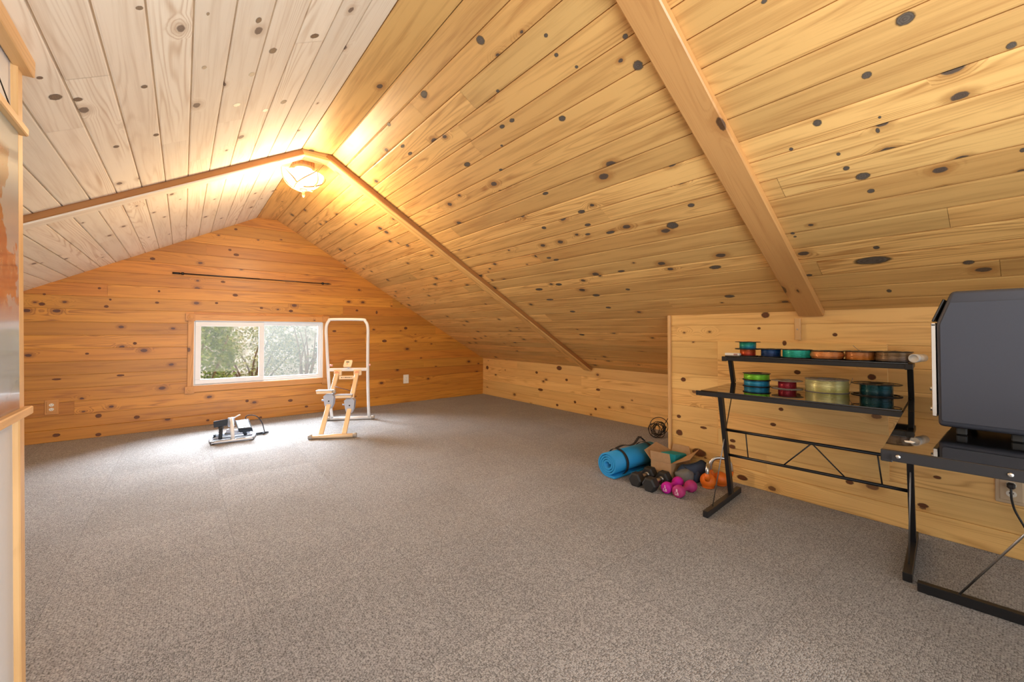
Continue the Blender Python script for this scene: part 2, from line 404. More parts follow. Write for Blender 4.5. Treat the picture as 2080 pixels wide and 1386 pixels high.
K_BAY = [(1.097, 1.162, 0.0297, 0.0229), (1.137, 1.074, 0.0122, 0.0099), (0.724, 1.033, 0.0143, 0.0117), (0.984, 0.978, 0.0139, 0.019), (0.915, 0.797, 0.0213, 0.0155), (0.557, 0.797, 0.0212, 0.0193), (1.677, 0.682, 0.024, 0.019), (1.054, 0.446, 0.02, 0.0128), (1.249, 0.047, 0.0404, 0.0202), (1.522, 0.339, 0.0292, 0.0109), (1.309, 0.288, 0.0228, 0.0137), (1.313, 0.246, 0.0261, 0.0172), (0.308, 0.305, 0.0174, 0.01), (0.665, 0.179, 0.0221, 0.0142), (0.362, 0.145, 0.0251, 0.0127), (1.008, 0.552, 0.0167, 0.0127), (1.716, 0.392, 0.0202, 0.0153), (1.713, 0.267, 0.032, 0.0267), (1.557, 0.146, 0.0625, 0.035)]
K_KNEE = [(4.455, 0.463, 0.0317, 0.0213), (3.996, 0.558, 0.0561, 0.035), (4.026, 0.054, 0.0278, 0.02), (3.357, 0.098, 0.023, 0.0182), (3.325, 0.338, 0.0382, 0.0181), (3.709, 0.136, 0.0255, 0.0192), (3.859, 0.41, 0.0269, 0.0196), (5.689, 0.451, 0.0427, 0.035), (4.372, 0.224, 0.0616, 0.021)]

def knot_mat(name, a, b):
    t = NT(name)
    x, y, _ = t.sep(t.n('ShaderNodeUVMap', uv_map='bo').outputs[0])
    r1, r2, _ = t.sep(t.n('ShaderNodeUVMap', uv_map='rn').outputs[0])
    P = t.xyz(t.math('ADD', x, t.math('MULTIPLY', r1, 9.)), t.math('ADD', y, t.math('MULTIPLY', r2, 9.)))
    n = t.noise(P, 2.2, 3.)
    d = t.math('SQRT', t.math('ADD', t.math('MULTIPLY', x, x), t.math('MULTIPLY', y, y)))
    dn = t.math('ADD', d, t.math('MULTIPLY', t.math('SUBTRACT', n, .5), .35))
    ringv = t.math('MULTIPLY_ADD', t.math('SINE', t.math('MULTIPLY', dn, 21.)), .5, .5)
    f = t.math('ADD', t.math('MULTIPLY', ringv, .35), t.math('MULTIPLY', n, .6), clamp=True)
    c = t.mix(f, a, b)
    c = t.mix(t.step(dn, .66, .84, 0., .7), c, tuple(k * .6 for k in a))
    p = t.bsdf(c, .5, 0., .4)
    tr = t.n('ShaderNodeBsdfTransparent'); mx = t.n('ShaderNodeMixShader')
    al = t.step(dn, .66, 1.02, .93, 0.)
    t.put(mx.inputs[0], al); t.t.links.new(tr.outputs[0], mx.inputs[1]); t.t.links.new(p.outputs[0], mx.inputs[2])
    t.t.links.new(mx.outputs[0], t.out.inputs[0])
    return t.m
K_GREY = knot_mat('weathered_knot', (.055, .045, .038), (.20, .165, .13))
K_PALE = knot_mat('pale_brown_knot', (.12, .08, .05), (.36, .25, .16))
K_BROWN = knot_mat('brown_knot', (.085, .026, .010), (.24, .09, .03))
def knots(mb, lst, o, ud, vd, nd, mi, lift=lambda a, b: .0006, k=.98):
    o, ud, vd, nd = V(o), V(ud), V(vd), V(nd)
    for (a, b, ru, rv) in lst:
        rn = (random.random(), random.random()); ru, rv = ru * k, rv * k
        c = o + ud * a + vd * b + nd * lift(a, b)
        n = 20; ring = [(math.cos(2 * PI * i / n), math.sin(2 * PI * i / n)) for i in range(n)]
        mb.face([c + ud * (x * ru) + vd * (y * rv) for x, y in ring], uv=ring, rn=rn, mi=mi)

# ---- floor
mb = MB()
mb.face([(LX, Y0, 0), (KX, Y0, 0), (KX, D, 0), (LX, D, 0)])
mb.face([(LX, Y0, -.1), (LX, D, -.1), (KX, D, -.1), (KX, Y0, -.1)])
fl = mb.build('floor', M_CARPET, rec=False)
tag(fl, 'taupe looped carpet tiles covering the attic floor', 'floor', kind='structure')

# ---- ceiling: left slope with window light in its pale colour, flat ridge board, warm right slope
mb = MB()
dl = V((-1, 0, -SL)); ll = dl.length; dl.normalize()
nl = V((SL, 0, -1)).normalized()
step = .1117 * ll
rows = [(k * step, (k + 1) * step, Y0, D + .05) for k in range(int((RX - LX) / .1117) + 2)]
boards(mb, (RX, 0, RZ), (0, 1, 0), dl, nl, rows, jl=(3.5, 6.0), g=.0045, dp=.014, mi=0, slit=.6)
dr = V((1, 0, -SR)); lr = dr.length; dr.normalize()
nr = V((-SR, 0, -1)).normalized()
step = .1075 * lr
nrow = int((KX - FX) / .1075) + 2
for k in range(nrow):
    v0, v1 = k * step, (k + 1) * step
    x1 = FX + (k + 1) * .1075
    u0 = BY - .02 if FX + k * .1075 > BX + .02 else Y0
    boards(mb, (FX, 0, FZ), (0, 1, 0), dr, nr, [(v0, v1, u0, D + .05)], jl=(3.2, 6.5), g=.0065, dp=.015, mi=1)
fd = V((FX - RX, 0, FZ - RZ)); fw = fd.length; fd.normalize()
fn = V((fd.z, 0, -fd.x))
boards(mb, (RX, 0, RZ + .001), (0, 1, 0), fd, fn, [(.002, fw, Y0, D + .05, [1.2, 4.3])], g=.002, dp=.006, mi=1)
knots(mb, K_RIGHT, (FX, 0, FZ), (0, 1, 0), dr, nr, 2)
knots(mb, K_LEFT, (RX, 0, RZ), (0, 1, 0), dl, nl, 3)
# roof deck behind the boards
for q in ([(LX - .1, RZ - SL * (RX - LX + .1)), (RX + .3, RZ + .3 * SL)], [(FX - .4, FZ + .4 * SR), (KX + .1, FZ - SR * (KX + .1 - FX))]):
    (xa, za), (xb, zb2) = q
    mb.face([(xa, Y0, za + .035), (xb, Y0, zb2 + .035), (xb, D + .12, zb2 + .035), (xa, D + .12, za + .035)], rn=(.1, .9), mi=1)
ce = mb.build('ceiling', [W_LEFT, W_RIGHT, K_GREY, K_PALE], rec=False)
tag(ce, 'knotty pine boarded attic ceiling, left slope coloured paler for window light, and golden right slope', 'ceiling', kind='structure')

# ---- gable wall with window hole
WL, WR, WB, WT = .096, 1.447, .447, 1.178
def gable_extent(z):
    xl = RX - (RZ - z) / SL; xr = BX + (BZ - z) / SR
    if z >= RZ: return None
    return max(xl, LX) , min(xr, KX)
def gable_rows(z0, z1, first, pitch):
    out, z = [], z0
    while z < z1:
        t = min(z + (first if z == z0 else pitch), z1)
        out.append((z, t)); z = t
    return out
mb = MB()
jt = {1: [.01 - .83, 2.3], 2: [1.9], 3: [-1.6, 2.9], 5: [2.2], 6: [2.0, -1.4], 7: [3.1], 9: [1.7], 10: [-.6, 2.4], 12: [1.0], 14: [.2]}
for i, (a, b) in enumerate(gable_rows(0.115, RZ + .06, .129, .129)):
    lo = gable_extent(a)
    if lo is None: break
    xl, xr = lo[0] - .02, lo[1] + .02
    J = jt.get(i, [])
    if b <= WB or a >= WT:
        rr = [(a, b, xl, xr, J)]
    else:
        rr = [(a, b, xl, WL, J), (a, b, WR, xr, J)]
        if a < WB: rr.append((a, WB, WL, WR, []))
        if b > WT: rr.append((WT, b, WL, WR, []))
    boards(mb, (0, D, 0), (1, 0, 0), (0, 0, 1), (0, -1, 0), rr, g=.0028, dp=.009)
mb.face([(LX - .1, D + .02, -.05), (KX + .1, D + .02, -.05), (KX + .1, D + .02, .13), (LX - .1, D + .02, .13)])
knots(mb, K_BACK, (0, D, 0), (1, 0, 0), (0, 0, 1), (0, -1, 0), 1, lambda a, b: .0108 if b < .117 else .0006, .78)
mb.face([(.2, D + .012, 2.1), (1.4, D + .012, 2.1), (1.4, D + .012, 2.6), (.2, D + .012, 2.6)])
wb = mb.build('wall_back', [W_BACK, K_BROWN], rec=False)
tag(wb, 'amber knotty pine gable wall around the small sliding window', 'wall', kind='structure')
mb = MB(); mb.plank((LX, D - .004, .0575), (1.7, D - .004, .0575), .115, .012, (0, -1, 0), rn=(.45, .3)); mb.plank((1.7, D - .004, .0575), (KX, D - .004, .0575), .115, .012, (0, -1, 0), rn=(.75, .1))
tag(mb.build('baseboard_back', W_BACK), 'bottom pine board along the amber gable wall', 'baseboard', kind='structure')

# ---- right knee wall, return and projecting wall
mb = MB()
zz = [.115, .2385, .362, .4855, KZ + .02]
boards(mb, (KX, 0, 0), (0, 1, 0), (0, 0, 1), (-1, 0, 0), [(a, b, BY - .05, D, j) for a, b, j in zip(zz[:-1], zz[1:], ([2.6, 4.4], [3.3], [5.3, 3.6], [4.9]))], g=.0028, dp=.009)
mb.face([(KX + .02, BY, -.05), (KX + .02, D + .1, -.05), (KX + .02, D + .1, .8), (KX + .02, BY, .8)])
knots(mb, K_KNEE, (KX, 0, 0), (0, 1, 0), (0, 0, 1), (-1, 0, 0), 1, lambda a, b: .0108 if b < .117 else .0006)
tag(mb.build('wall_right', [W_BAY, K_BROWN], rec=False), 'low honey pine knee wall under the right slope', 'wall', kind='structure')
mb = MB(); mb.plank((KX - .004, BY, .0575), (KX - .004, D, .0575), .115, .012, (-1, 0, 0), rn=(.3, .2))
tag(mb.build('baseboard_right', W_BAY), 'bottom pine board along the low right knee wall', 'baseboard', kind='structure')
mb = MB()
zb_ = [.112 + .1235 * k for k in range(0, 9)] + [BZ + .02]
HY0, HY1 = .492, 1.408
rr = []
for i, (a, b) in enumerate(zip(zb_[:-1], zb_[1:])):
    J = [HY0, HY1] if .2 < (a + b) / 2 < .985 else ([-.4] if i % 2 else [1.1, -.9])
    if i >= 7: J = [[.05], [-.5]][i - 7]
    rr.append((a, b, Y0, BY, J))
boards(mb, (BX, 0, 0), (0, 1, 0), (0, 0, 1), (-1, 0, 0), rr, g=.0028, dp=.009)
boards(mb, (0, BY, 0), (1, 0, 0), (0, 0, 1), (0, 1, 0), [(a, b, BX - .002, KX, []) for a, b in zip([0] + zb_[:-1], zb_)], g=.0028, dp=.009)
mb.face([(BX + .02, Y0, -.05), (BX + .02, BY - .02, -.05), (BX + .02, BY - .02, 1.3), (BX + .02, Y0, 1.3)])
knots(mb, K_BAY, (BX, 0, 0), (0, 1, 0), (0, 0, 1), (-1, 0, 0), 1, lambda a, b: .0098 if b < .114 else (.0126 if HY0 < a < HY1 and .24 < b < .98 else .0006))
tag(mb.build('wall_front_bay', [W_BAY, K_BROWN], rec=False), 'honey pine wall projecting into the room behind the black desk', 'wall', kind='structure')
mb = MB(); mb.plank((BX - .003, Y0, .056), (BX - .003, BY, .056), .112, .012, (-1, 0, 0), rn=(.65, .4))
tag(mb.build('baseboard_bay', W_BAY), 'bottom pine board of the wall behind the desk', 'baseboard', kind='structure')
mb = MB(); mb.plank((BX - .004, BY - .004, 0), (BX - .004, BY - .004, BZ), .024, .024, (-1, 0, 0), rn=(.9, .1))
tag(mb.build('trim_1', W_POST), 'narrow light pine strip on the outer corner of the projecting wall', 'corner trim', kind='structure')

# ---- left knee wall (beyond the partition)
mb = MB()
zl_ = [.0, .115] + [.115 + .129 * k for k in range(1, 5)]
boards(mb, (LX, 0, 0), (0, 1, 0), (0, 0, 1), (1, 0, 0), [(a, b, Y0, D) for a, b in zip(zl_[:-1], zl_[1:])], g=.0028, dp=.009)
tag(mb.build('wall_left', W_BACK, rec=False), 'low amber pine knee wall under the left slope', 'wall', kind='structure')

# ---- rafters
def rafter(mb, p, q, n, y0, y1, th, rn):
    """board lying on the slope: p,q at slope surface (x,z), n its downward normal"""
    yc = (y0 + y1) / 2
    a = V((p[0], yc, p[1])) + V(n) * (th / 2); b = V((q[0], yc, q[1])) + V(n) * (th / 2)
    mb.plank(a, b, y1 - y0, th, n, rn=rn, bev=.005)
    return mb
zr = lambda x: BZ + SR * (BX - x)
zl = lambda x: RZ - SL * (RX - x)
m = rafter(MB(), (FX - .03, zr(FX - .03)), (BX + .0, zr(BX)), nr, .772, .905, .038, (.35, .2))
tag(m.build('trim_2', W_BEAM), 'wide pine rafter board crossing the right slope above the desk', 'rafter', kind='structure')
m = rafter(MB(), (FX - .02, zr(FX - .02)), (KX - .005, zr(KX - .005)), nr, 3.42, 3.53, .045, (.6, .4))
e0 = len(m.f); rafter(m, (FX - .02, zr(FX - .02)), (KX - .005, zr(KX - .005)), nr, 3.408, 3.4215, .037, (.2, .8)); m.mi[e0:] = [1] * (len(m.f) - e0)  # thin dark strip added on the near side as painted shade
tag(m.build('trim_3', [W_RIGHT, W_EDGE_SHADE]), 'pine rafter board on the right slope beside the lamp', 'rafter', kind='structure')
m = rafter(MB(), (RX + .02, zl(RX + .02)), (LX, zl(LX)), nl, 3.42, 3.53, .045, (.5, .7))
e0 = len(m.f); rafter(m, (RX + .0, zl(RX + .0)), (LX, zl(LX)), nl, 3.408, 3.4215, .037, (.3, .6)); m.mi[e0:] = [1] * (len(m.f) - e0)  # same painted-shade strip for the left rafter
tag(m.build('trim_4', [W_LEFT, W_EDGE_SHADE]), 'pine rafter board on the left slope beside the lamp', 'rafter', kind='structure')
m = MB(); m.plank((RX - .01, 3.475, RZ - .012), (FX + .03, 3.475, RZ - .012), .115, .05, (0, 0, -1), rn=(.8, .2), bev=.004)
tag(m.build('trim_5', W_RIGHT), 'short pine ridge block joining the two rafters by the lamp', 'ridge block', kind='structure')

# ---- access hatch in the projecting wall with turn button
hz = [.24] + [z for z in zb_ if .25 < z < .97] + [.9815]
mb = MB()
boards(mb, (BX - .012, 0, 0), (0, 1, 0), (0, 0, 1), (-1, 0, 0), [(a, b, HY0, HY1, []) for a, b in zip(hz[:-1], hz[1:])], g=.002, dp=.003)
for (p, q, up) in (((BX - .006, HY0, hz[0]), (BX - .006, HY0, hz[-1]), (0, -1, 0)), ((BX - .006, HY1, hz[0]), (BX - .006, HY1, hz[-1]), (0, 1, 0)),
                   ((BX - .006, HY0, hz[0]), (BX - .006, HY1, hz[0]), (0, 0, -1)), ((BX - .006, HY0, hz[-1]), (BX - .006, HY1, hz[-1]), (0, 0, 1))):
    mb.plank(p, q, .011, .004, up, rn=(.6, .3), bev=.001)
door = thing('door_1', 'pine boarded access hatch set in the wall behind the desk', 'hatch', (BX, .95, .24), kind='structure')
mb.build('hatch_panel', W_BAY, door, rec=False)
m = MB(); m.plank((BX - .014, .9095, 1.001), (BX - .014, .9095, 1.134), .033, .016, (-1, 0, 0), rn=(.5, .05))
lt = m.build('turn_button', W_POST, door)
m = MB(); m.cyl((BX - .021, .9095, 1.066), (BX - .0255, .9095, 1.066), .0048, 14)
m.build('screw', M_STEEL, lt)

# ------------------------------------------------------------------ window
win = thing('window_1', 'small white sliding window in the amber gable wall', 'window', ((WL + WR) / 2, D, WB), kind='structure')
OUT = .11
m = MB()
def ring_frame(m, x0, x1, z0, z1, w, y0, y1, bev=.003):
    yc, dy = (y0 + y1) / 2, abs(y1 - y0)
    m.box(((x0 + x1) / 2, yc, z1 - w / 2), (x1 - x0, dy, w), bev=bev)
    m.box(((x0 + x1) / 2, yc, z0 + w / 2), (x1 - x0, dy, w), bev=bev)
    m.box((x0 + w / 2, yc, (z0 + z1) / 2), (w, dy, z1 - z0 - 2 * w), bev=bev)
    m.box((x1 - w / 2, yc, (z0 + z1) / 2), (w, dy, z1 - z0 - 2 * w), bev=bev)
    return m
# reveal (jamb liner) and outer vinyl frame
ring_frame(m, WL - .004, WR + .004, WB - .004, WT + .004, .012, D - .002, D + OUT)
m.build('jamb', M_WHITE, win)
m = ring_frame(MB(), WL + .008, WR - .008, WB + .008, WT - .008, .024, D + .025, D + .085)
fr = m.build('frame', M_WHITE, win)
mid = .775
m = ring_frame(MB(), WL + .014, mid, WB + .014, WT - .014, .052, D + .010, D + .040)
sa = m.build('sash', M_WHITE, win)
m = MB(); m.box(((WL + mid) / 2 + .007, D + .026, (WB + WT) / 2), (mid - WL - .1, .004, WT - WB - .11))
m.build('pane', M_PANE, sa)
m = ring_frame(MB(), mid - .02, WR - .022, WB + .022, WT - .022, .030, D + .045, D + .072)
fx_ = m.build('fixed_sash', M_WHITE, win)
m = MB(); m.box(((mid + WR) / 2 - .02, D + .058, (WB + WT) / 2), (WR - mid - .06, .004, WT - WB - .09))
m.build('pane', M_PANE, fx_)
m = MB(); m.face([(mid, D + .092, WB + .03), (WR - .03, D + .092, WB + .03), (WR - .03, D + .092, WT - .03), (mid, D + .092, WT - .03)])
m.build('insect_screen', screen_mat(), win)
cw = .068
for nm, p, q in (('top', (WL, D - .009, WT + cw / 2), (WR, D - .009, WT + cw / 2)), ('bot', (WL, D - .009, WB - cw / 2), (WR, D - .009, WB - cw / 2)),
                 ('l', (WL - cw / 2 + .008, D - .009, WB), (WL - cw / 2 + .008, D - .009, WT)), ('r', (WR + cw / 2 - .008, D - .009, WB), (WR + cw / 2 - .008, D - .009, WT))):
    MB().plank(p, q, cw if nm in ('top', 'bot') else cw - .014, .018, (0, -1, 0)).build('casing', W_TRIM, win)
for x in (WL - cw / 2 + .004, WR + cw / 2 - .004):
    for z in (WT + cw / 2, WB - cw / 2 - .008):
        m = MB(); m.plank((x - .042, D - .011, z), (x + .042, D - .011, z), .084, .024, (0, -1, 0), rn=(.2, .8))
        m.lathe([(.03, 0), (.026, .004), (.02, .0015), (.012, .004), (.006, .006), (0.0005, .006)], frame((x, D - .023, z), (1, 0, 0), (0, 0, 1), (0, -1, 0)), 24)
        m.build('corner_block', W_TRIM, win)

# ------------------------------------------------------------------ wall outlets
def outlet(name, label, c, nrm, mp, w=.094, h=.142, plug=False):
    c, n = V(c), V(nrm); x = V((0, 0, 1)).cross(n).normalized()
    M = frame(c, x, (0, 0, 1), n)
    t = thing(name, label, 'outlet', c)
    m = MB(); m.box((0, 0, .004), (w, h, .008), M, .006)
    m.box((0, 0, .009), (w * .72, h * .78, .006), M, .004)
    m.build('cover_plate', mp, t)
    for s in (-1, 1):
        m = MB(); poly = [(.0165 * math.cos(a), .0165 * math.sin(a) * .9) for a in [2 * PI * i / 24 for i in range(24)]]
        m.prism(poly, .008, .0145, M @ Matrix.Translation((0, s * .0205, 0)))
        r = m.build('receptacle', M_IVORY, t)
        m = MB()
        m.box((-.006, s * .0205 + .003, .0146), (.002, .008, .0012), M); m.box((.006, s * .0205 + .003, .0146), (.002, .0065, .0012), M)
        m.prism([(.0022 * math.cos(a), .0022 * math.sin(a)) for a in [2 * PI * i / 10 for i in range(10)]], .014, .0152, M @ Matrix.Translation((0, s * .0205 - .008, 0)))
        m.build('slots', M_DARK, r)
    return t
outlet('wall_outlet', 'brown wood-plated outlet low on the gable wall left of the window', (-.968, D, .334), (0, -1, 0), W_TRIM)
outlet('wall_outlet', 'ivory outlet low on the gable wall right of the climbing machine', (2.612, D, .347), (0, -1, 0), M_IVORY, .085, .13)
outlet('wall_outlet', 'light wood outlet under the printer desk with a black plug', (BX, .066, .318), (-1, 0, 0), mat('light_wood_plate', (.60, .46, .30), .5, nz=.08, nscale=30.), .1, .14)

# plug and cord
t = thing('power_cord', 'black plug and cord hanging from the outlet under the printer desk', 'cord', (BX, .066, .33))
px, py, pz = BX - .0148, .066, .3385
m = MB(); m.box((px - .014, py, pz), (.028, .026, .026), None, .006); m.build('plug', M_BLACKP, t)
m = MB(); m.tube(spline([(px - .02, py, pz - .008), (px - .024, py, pz - .04), (px - .02, .064, .27), (px - .014, .055, .225), (px - .016, .03, .165), (px - .02, 0., .09), (px - .03, -.04, .02), (px - .06, -.1, .005), (px - .2, -.2, .005)], 8), .0042, 8)
m.build('cable', M_BLACKP, t)

# ------------------------------------------------------------------ black rod on the gable wall
t = thing('wall_rod', 'long thin black rod held flat against the gable wall above the window', 'rod', (.7, D - .03, 1.688))
zr0, zr1 = 1.690, 1.686
m = MB(); m.cyl((-.05, D - .03, zr0), (.72, D - .03, (zr0 + zr1) / 2), .0065); m.cyl((.72, D - .03, (zr0 + zr1) / 2), (1.46, D - .03, zr1), .0052); m.build('pole', M_BLACK, t)
m = MB(); m.cyl((-.095, D - .03, zr0), (-.03, D - .03, zr0), .0105); m.build('end_grip', M_BLACK, t)
for x in (-.008, 1.432):
    m = MB(); m.cyl((x - .012, D - .03, zr0 if x < 0 else zr1), (x + .012, D - .03, zr0 if x < 0 else zr1), .0145)
    m.box((x, D - .015, zr0 if x < 0 else zr1), (.014, .03, .014), None, .002)
    m.build('bracket', M_BLACK, t)
m = MB(); m.tube([(1.445, D - .03, zr1), (1.475, D - .03, zr1), (1.49, D - .03, zr1), (1.54, D - .03, zr1)], .008, 12, rr=[.006, .008, .0095, .0015]); m.build('pointed_tip', M_BLACK, t)

# ------------------------------------------------------------------ partition at the left with hanging poster
PYE = 1.845
def pxz(z): return -.347 - .0174 * z
def quadbox(m, x0off, x1off, y0, y1, z0, z1):
    vs = []
    for z in (z0, z1):
        for y in (y0, y1):
            for xo in (x0off, x1off):
                vs.append((pxz(z) + xo, y, z))
    m.mesh(vs, [(0, 1, 3, 2), (4, 6, 7, 5), (0, 2, 6, 4), (1, 5, 7, 3), (0, 4, 5, 1), (2, 3, 7, 6)])
    return m
M_PAINT = mat('pale_wall_paint', (.66, .66, .66), .55, nz=.03, nscale=120.)
m = quadbox(MB(), -.09, -.014, .25, 1.80, 0, 1.87)
tag(m.build('wall_partition', M_PAINT), 'pale painted partition panel at the left edge', 'wall', kind='structure')
def lean_plank(m, y, z0, z1, w, th, rn):
    m.plank((pxz(z0) - th / 2, y, z0), (pxz(z1) - th / 2, y, z1), w, th, (1, 0, 0), rn=rn)
    return m
m = lean_plank(MB(), PYE - .0225, 0, 1.838, .045, .095, (.4, .1))
tag(m.build('trim_6', W_POST), 'light pine end post of the left partition', 'post', kind='structure')
m = MB(); zc = 1.838
m.plank((pxz(zc) + .006, .25, zc), (pxz(zc) + .006, PYE + .012, zc), .05, .034, (1, 0, 0), rn=(.7, .2))
tag(m.build('trim_7', W_POST), 'light pine header strip of the left partition under the ceiling', 'header', kind='structure')
def poster_mat():
    t = NT('glossy_poster_print')
    x, y, z = t.sep(t.n('ShaderNodeTexCoord').outputs['Object'])
    n1 = t.noise(t.xyz(0., y, z), 9., 4.); n2 = t.noise(t.xyz(3., y, z), 26., 4., .65)
    zz_ = t.math('ADD', z, t.math('MULTIPLY', t.math('SUBTRACT', n1, .5), .22))
    bg = t.mix(t.step(zz_, .15, .75), (.30, .27, .33), (.42, .47, .44))
    bg = t.mix(t.step(zz_, -.02, .12), (.17, .085, .06), bg)
    e = t.math('ADD', y, t.math('ADD', t.math('MULTIPLY', t.math('SUBTRACT', n1, .5), .3), t.math('MULTIPLY', t.math('SINE', t.math('MULTIPLY', z, 13.)), .03)))
    shape = t.math('MULTIPLY', t.step(e, .20, .215, 1., 0.), t.math('MULTIPLY', t.step(z, .27, .33), t.step(z, .70, .735, 1., 0.)))
    body = t.mix(t.step(z, .45, .64), (.32, .07, .035), (.25, .17, .06))
    body = t.mix(t.step(n2, .4, .7), body, (.45, .22, .12))
    c = t.mix(shape, bg, body)
    t.bsdf(c, .15, 0., .5, Coat_Weight=.5, Coat_Roughness=.06)
    return t.m
PB0, PB1 = .82, 1.630
t = thing('poster', 'glossy hanging poster of a reddish brown creature between pale wooden bars', 'poster', (pxz(PB0) + .002, 1.5, PB0))
for z in (PB0, PB1):
    m = MB(); m.plank((pxz(z) + .008, 1.16, z), (pxz(z) + .008, 1.842 - .03 * (z > 1), z), .024, .02, (1, 0, 0), rn=(.6, .15))
    m.build('hanger_bar', W_POST, t)
m = quadbox(MB(), .0005, .0018, 1.19, 1.79, PB0, PB1)
m.build('print', poster_mat(), t)
m = MB(); m.tube([(pxz(1.66) + .01, 1.70, 1.642), (pxz(1.72) + .004, 1.50, 1.755), (pxz(1.66) + .01, 1.30, 1.642)], .0016, 6)
m.build('cord', M_BLACK, t)

# ------------------------------------------------------------------ ceiling lamp
LC = V((.75, 3.645, 0))
t = thing('ceiling_lamp', 'lit glass bowl lamp wrapped in antlers under the ridge', 'lamp', (LC.x, LC.y, 2.43))
M_LW = wood('lamp_canopy_wood', (.5, .24, .08), (.25, .1, .03), (.1, .04, .02), kd=.9)
m = MB(); m.lathe([(.0, 2.436), (.072, 2.436), (.076, 2.425), (.076, 2.375), (.066, 2.366), (.0, 2.366)], Matrix.Translation((LC.x, LC.y, 0)), 40, sharp=(1, 4))
for k in range(16):
    a = 2 * PI * k / 16
    m.bar((LC.x + .077 * math.cos(a), LC.y + .077 * math.sin(a), 2.378), (LC.x + .077 * math.cos(a), LC.y + .077 * math.sin(a), 2.424), .022, .006, (math.cos(a), math.sin(a), 0), .002)
m.build('canopy', M_LW, t)
def emat(name, col, st):
    t_ = NT(name)
    e = t_.n('ShaderNodeEmission'); e.inputs[0].default_value = (*col, 1); e.inputs[1].default_value = st
    t_.t.links.new(e.outputs[0], t_.out.inputs[0]); return t_.m
M_BULB = emat('lit_frosted_glass', (1., .80, .52), 3.2)
m = MB(); m.lathe([(.064, 2.366), (.068, 2.345), (.066, 2.33), (.05, 2.322)], Matrix.Translation((LC.x, LC.y, 0)), 40)
m.build('glass_collar', M_BULB, t)
prof = [(.150, 2.318), (.146, 2.298), (.132, 2.268), (.108, 2.238), (.075, 2.213), (.04, 2.200), (.001, 2.196)]
m = MB(); m.lathe(prof, Matrix.Translation((LC.x, LC.y, 0)), 48)
bowl = m.build('glass_bowl', M_BULB, t)
M_ANT = mat('antler_brown', (.30, .17, .07), .5, nz=.25, nscale=40.)
def bowl_r(z):
    for (r0, z0), (r1, z1) in zip(prof[:-1], prof[1:]):
        if z1 <= z <= z0: return r1 + (r0 - r1) * (z - z1) / (z0 - z1)
    return .15
for k, (a0, da) in enumerate(((.3, 1.5), (1.9, 1.4), (3.5, 1.5), (5.0, 1.3))):
    def on(a, z, o=.012): r = bowl_r(z) + o; return V((LC.x + r * math.cos(a), LC.y + r * math.sin(a), z))
    m = MB()
    main = spline([on(a0 - .5, 2.190 + .013, .015), on(a0, 2.207), on(a0 + da * .4, 2.224), on(a0 + da * .7, 2.255), on(a0 + da, 2.305, .016), on(a0 + da * 1.08, 2.332, .024)], 6)
    m.tube(main, .006, 8, rr=[.0085 - .0065 * i / (len(main) - 1) for i in range(len(main))])
    br = spline([on(a0 + da * .35, 2.222), on(a0 + da * .3, 2.25), on(a0 + da * .18, 2.285, .014), on(a0 + da * .1, 2.312, .02)], 6)
    m.tube(br, .005, 8, rr=[.0065 - .005 * i / (len(br) - 1) for i in range(len(br))])
    m.build('antler', M_ANT, t)
m = MB(); m.lathe([(.001, 2.2), (.03, 2.199), (.026, 2.192), (.011, 2.186), (.009, 2.165), (.012, 2.155), (.008, 2.142), (.001, 2.136)], Matrix.Translation((LC.x, LC.y, 0)), 20)
m.build('finial', M_ANT, t)

# ------------------------------------------------------------------ L-shaped black desk
th = math.radians(4.8)
EA = V((math.sin(th), -math.cos(th), 0)); EB = V((math.cos(th), math.sin(th), 0)); DA = V((2.262, 1.165, 0))
def dk(a, b, z): return DA + EA * a + EB * b + V((0, 0, z))
ZT, ZU = .725, .902
desk = thing('desk', 'black L-shaped desk with glass tops and a raised back shelf', 'desk', dk(.42, .3, 0))
def panel(name, a0, a1, b0, b1, z, mt=M_GLASSB, th_=.006):
    m = MB(); M = frame(dk((a0 + a1) / 2, (b0 + b1) / 2, z - th_ / 2), EA, EB, EA.cross(EB))
    m.box((0, 0, 0), (a1 - a0, b1 - b0, th_), M, .0012)
    return m.build(name, mt, desk)
AW0, AW1, BW = .836, 1.42, -.82
panel('glass_top', .012, .832, .004, .56, ZT)
panel('glass_top', .838, AW1, .004, .56, ZT)
panel('glass_top', .838, AW1, BW + .004, 0., ZT)
panel('shelf_glass', .012, .832, .366, .566, ZU)
def rail(name, p, q, w=.025, h=.024, par=desk, mt=M_BLACK):
    return MB().bar(p, q, w, h, bev=.002).build(name, mt, par)
zr_ = ZT - .006 - .012
rail('front_rail', dk(0, .012, zr_), dk(.84, .012, zr_))
rail('side_rail', dk(.012, 0, zr_), dk(.012, .56, zr_))
rail('side_rail', dk(.836, 0, zr_), dk(.836, .56, zr_))
rail('back_rail', dk(0, .55, zr_), dk(AW1, .55, zr_))
rail('side_rail', dk(AW1 - .012, BW, zr_), dk(AW1 - .012, .56, zr_))
rail('side_rail', dk(AW0 + .012, BW, zr_ - .001), dk(AW0 + .012, 0, zr_ - .001))
rail('front_rail', dk(.836, .0, zr_), dk(AW1, .0, zr_))
er = MB().bar(dk(AW0, BW + .006, ZT - .0135), dk(AW1, BW + .006, ZT - .0135), .012, .029, bev=.0015).build('end_rail', M_BLACK, desk)
for a in (.871, 1.066, 1.262, 1.385):
    MB().lathe([(.0055, 0), (.0052, .002), (.003, .0034), (.0005, .0036)], frame(dk(a, BW, ZT - .0135), EA, (0, 0, 1), -EB), 16).build('bolt', M_STEEL, er)
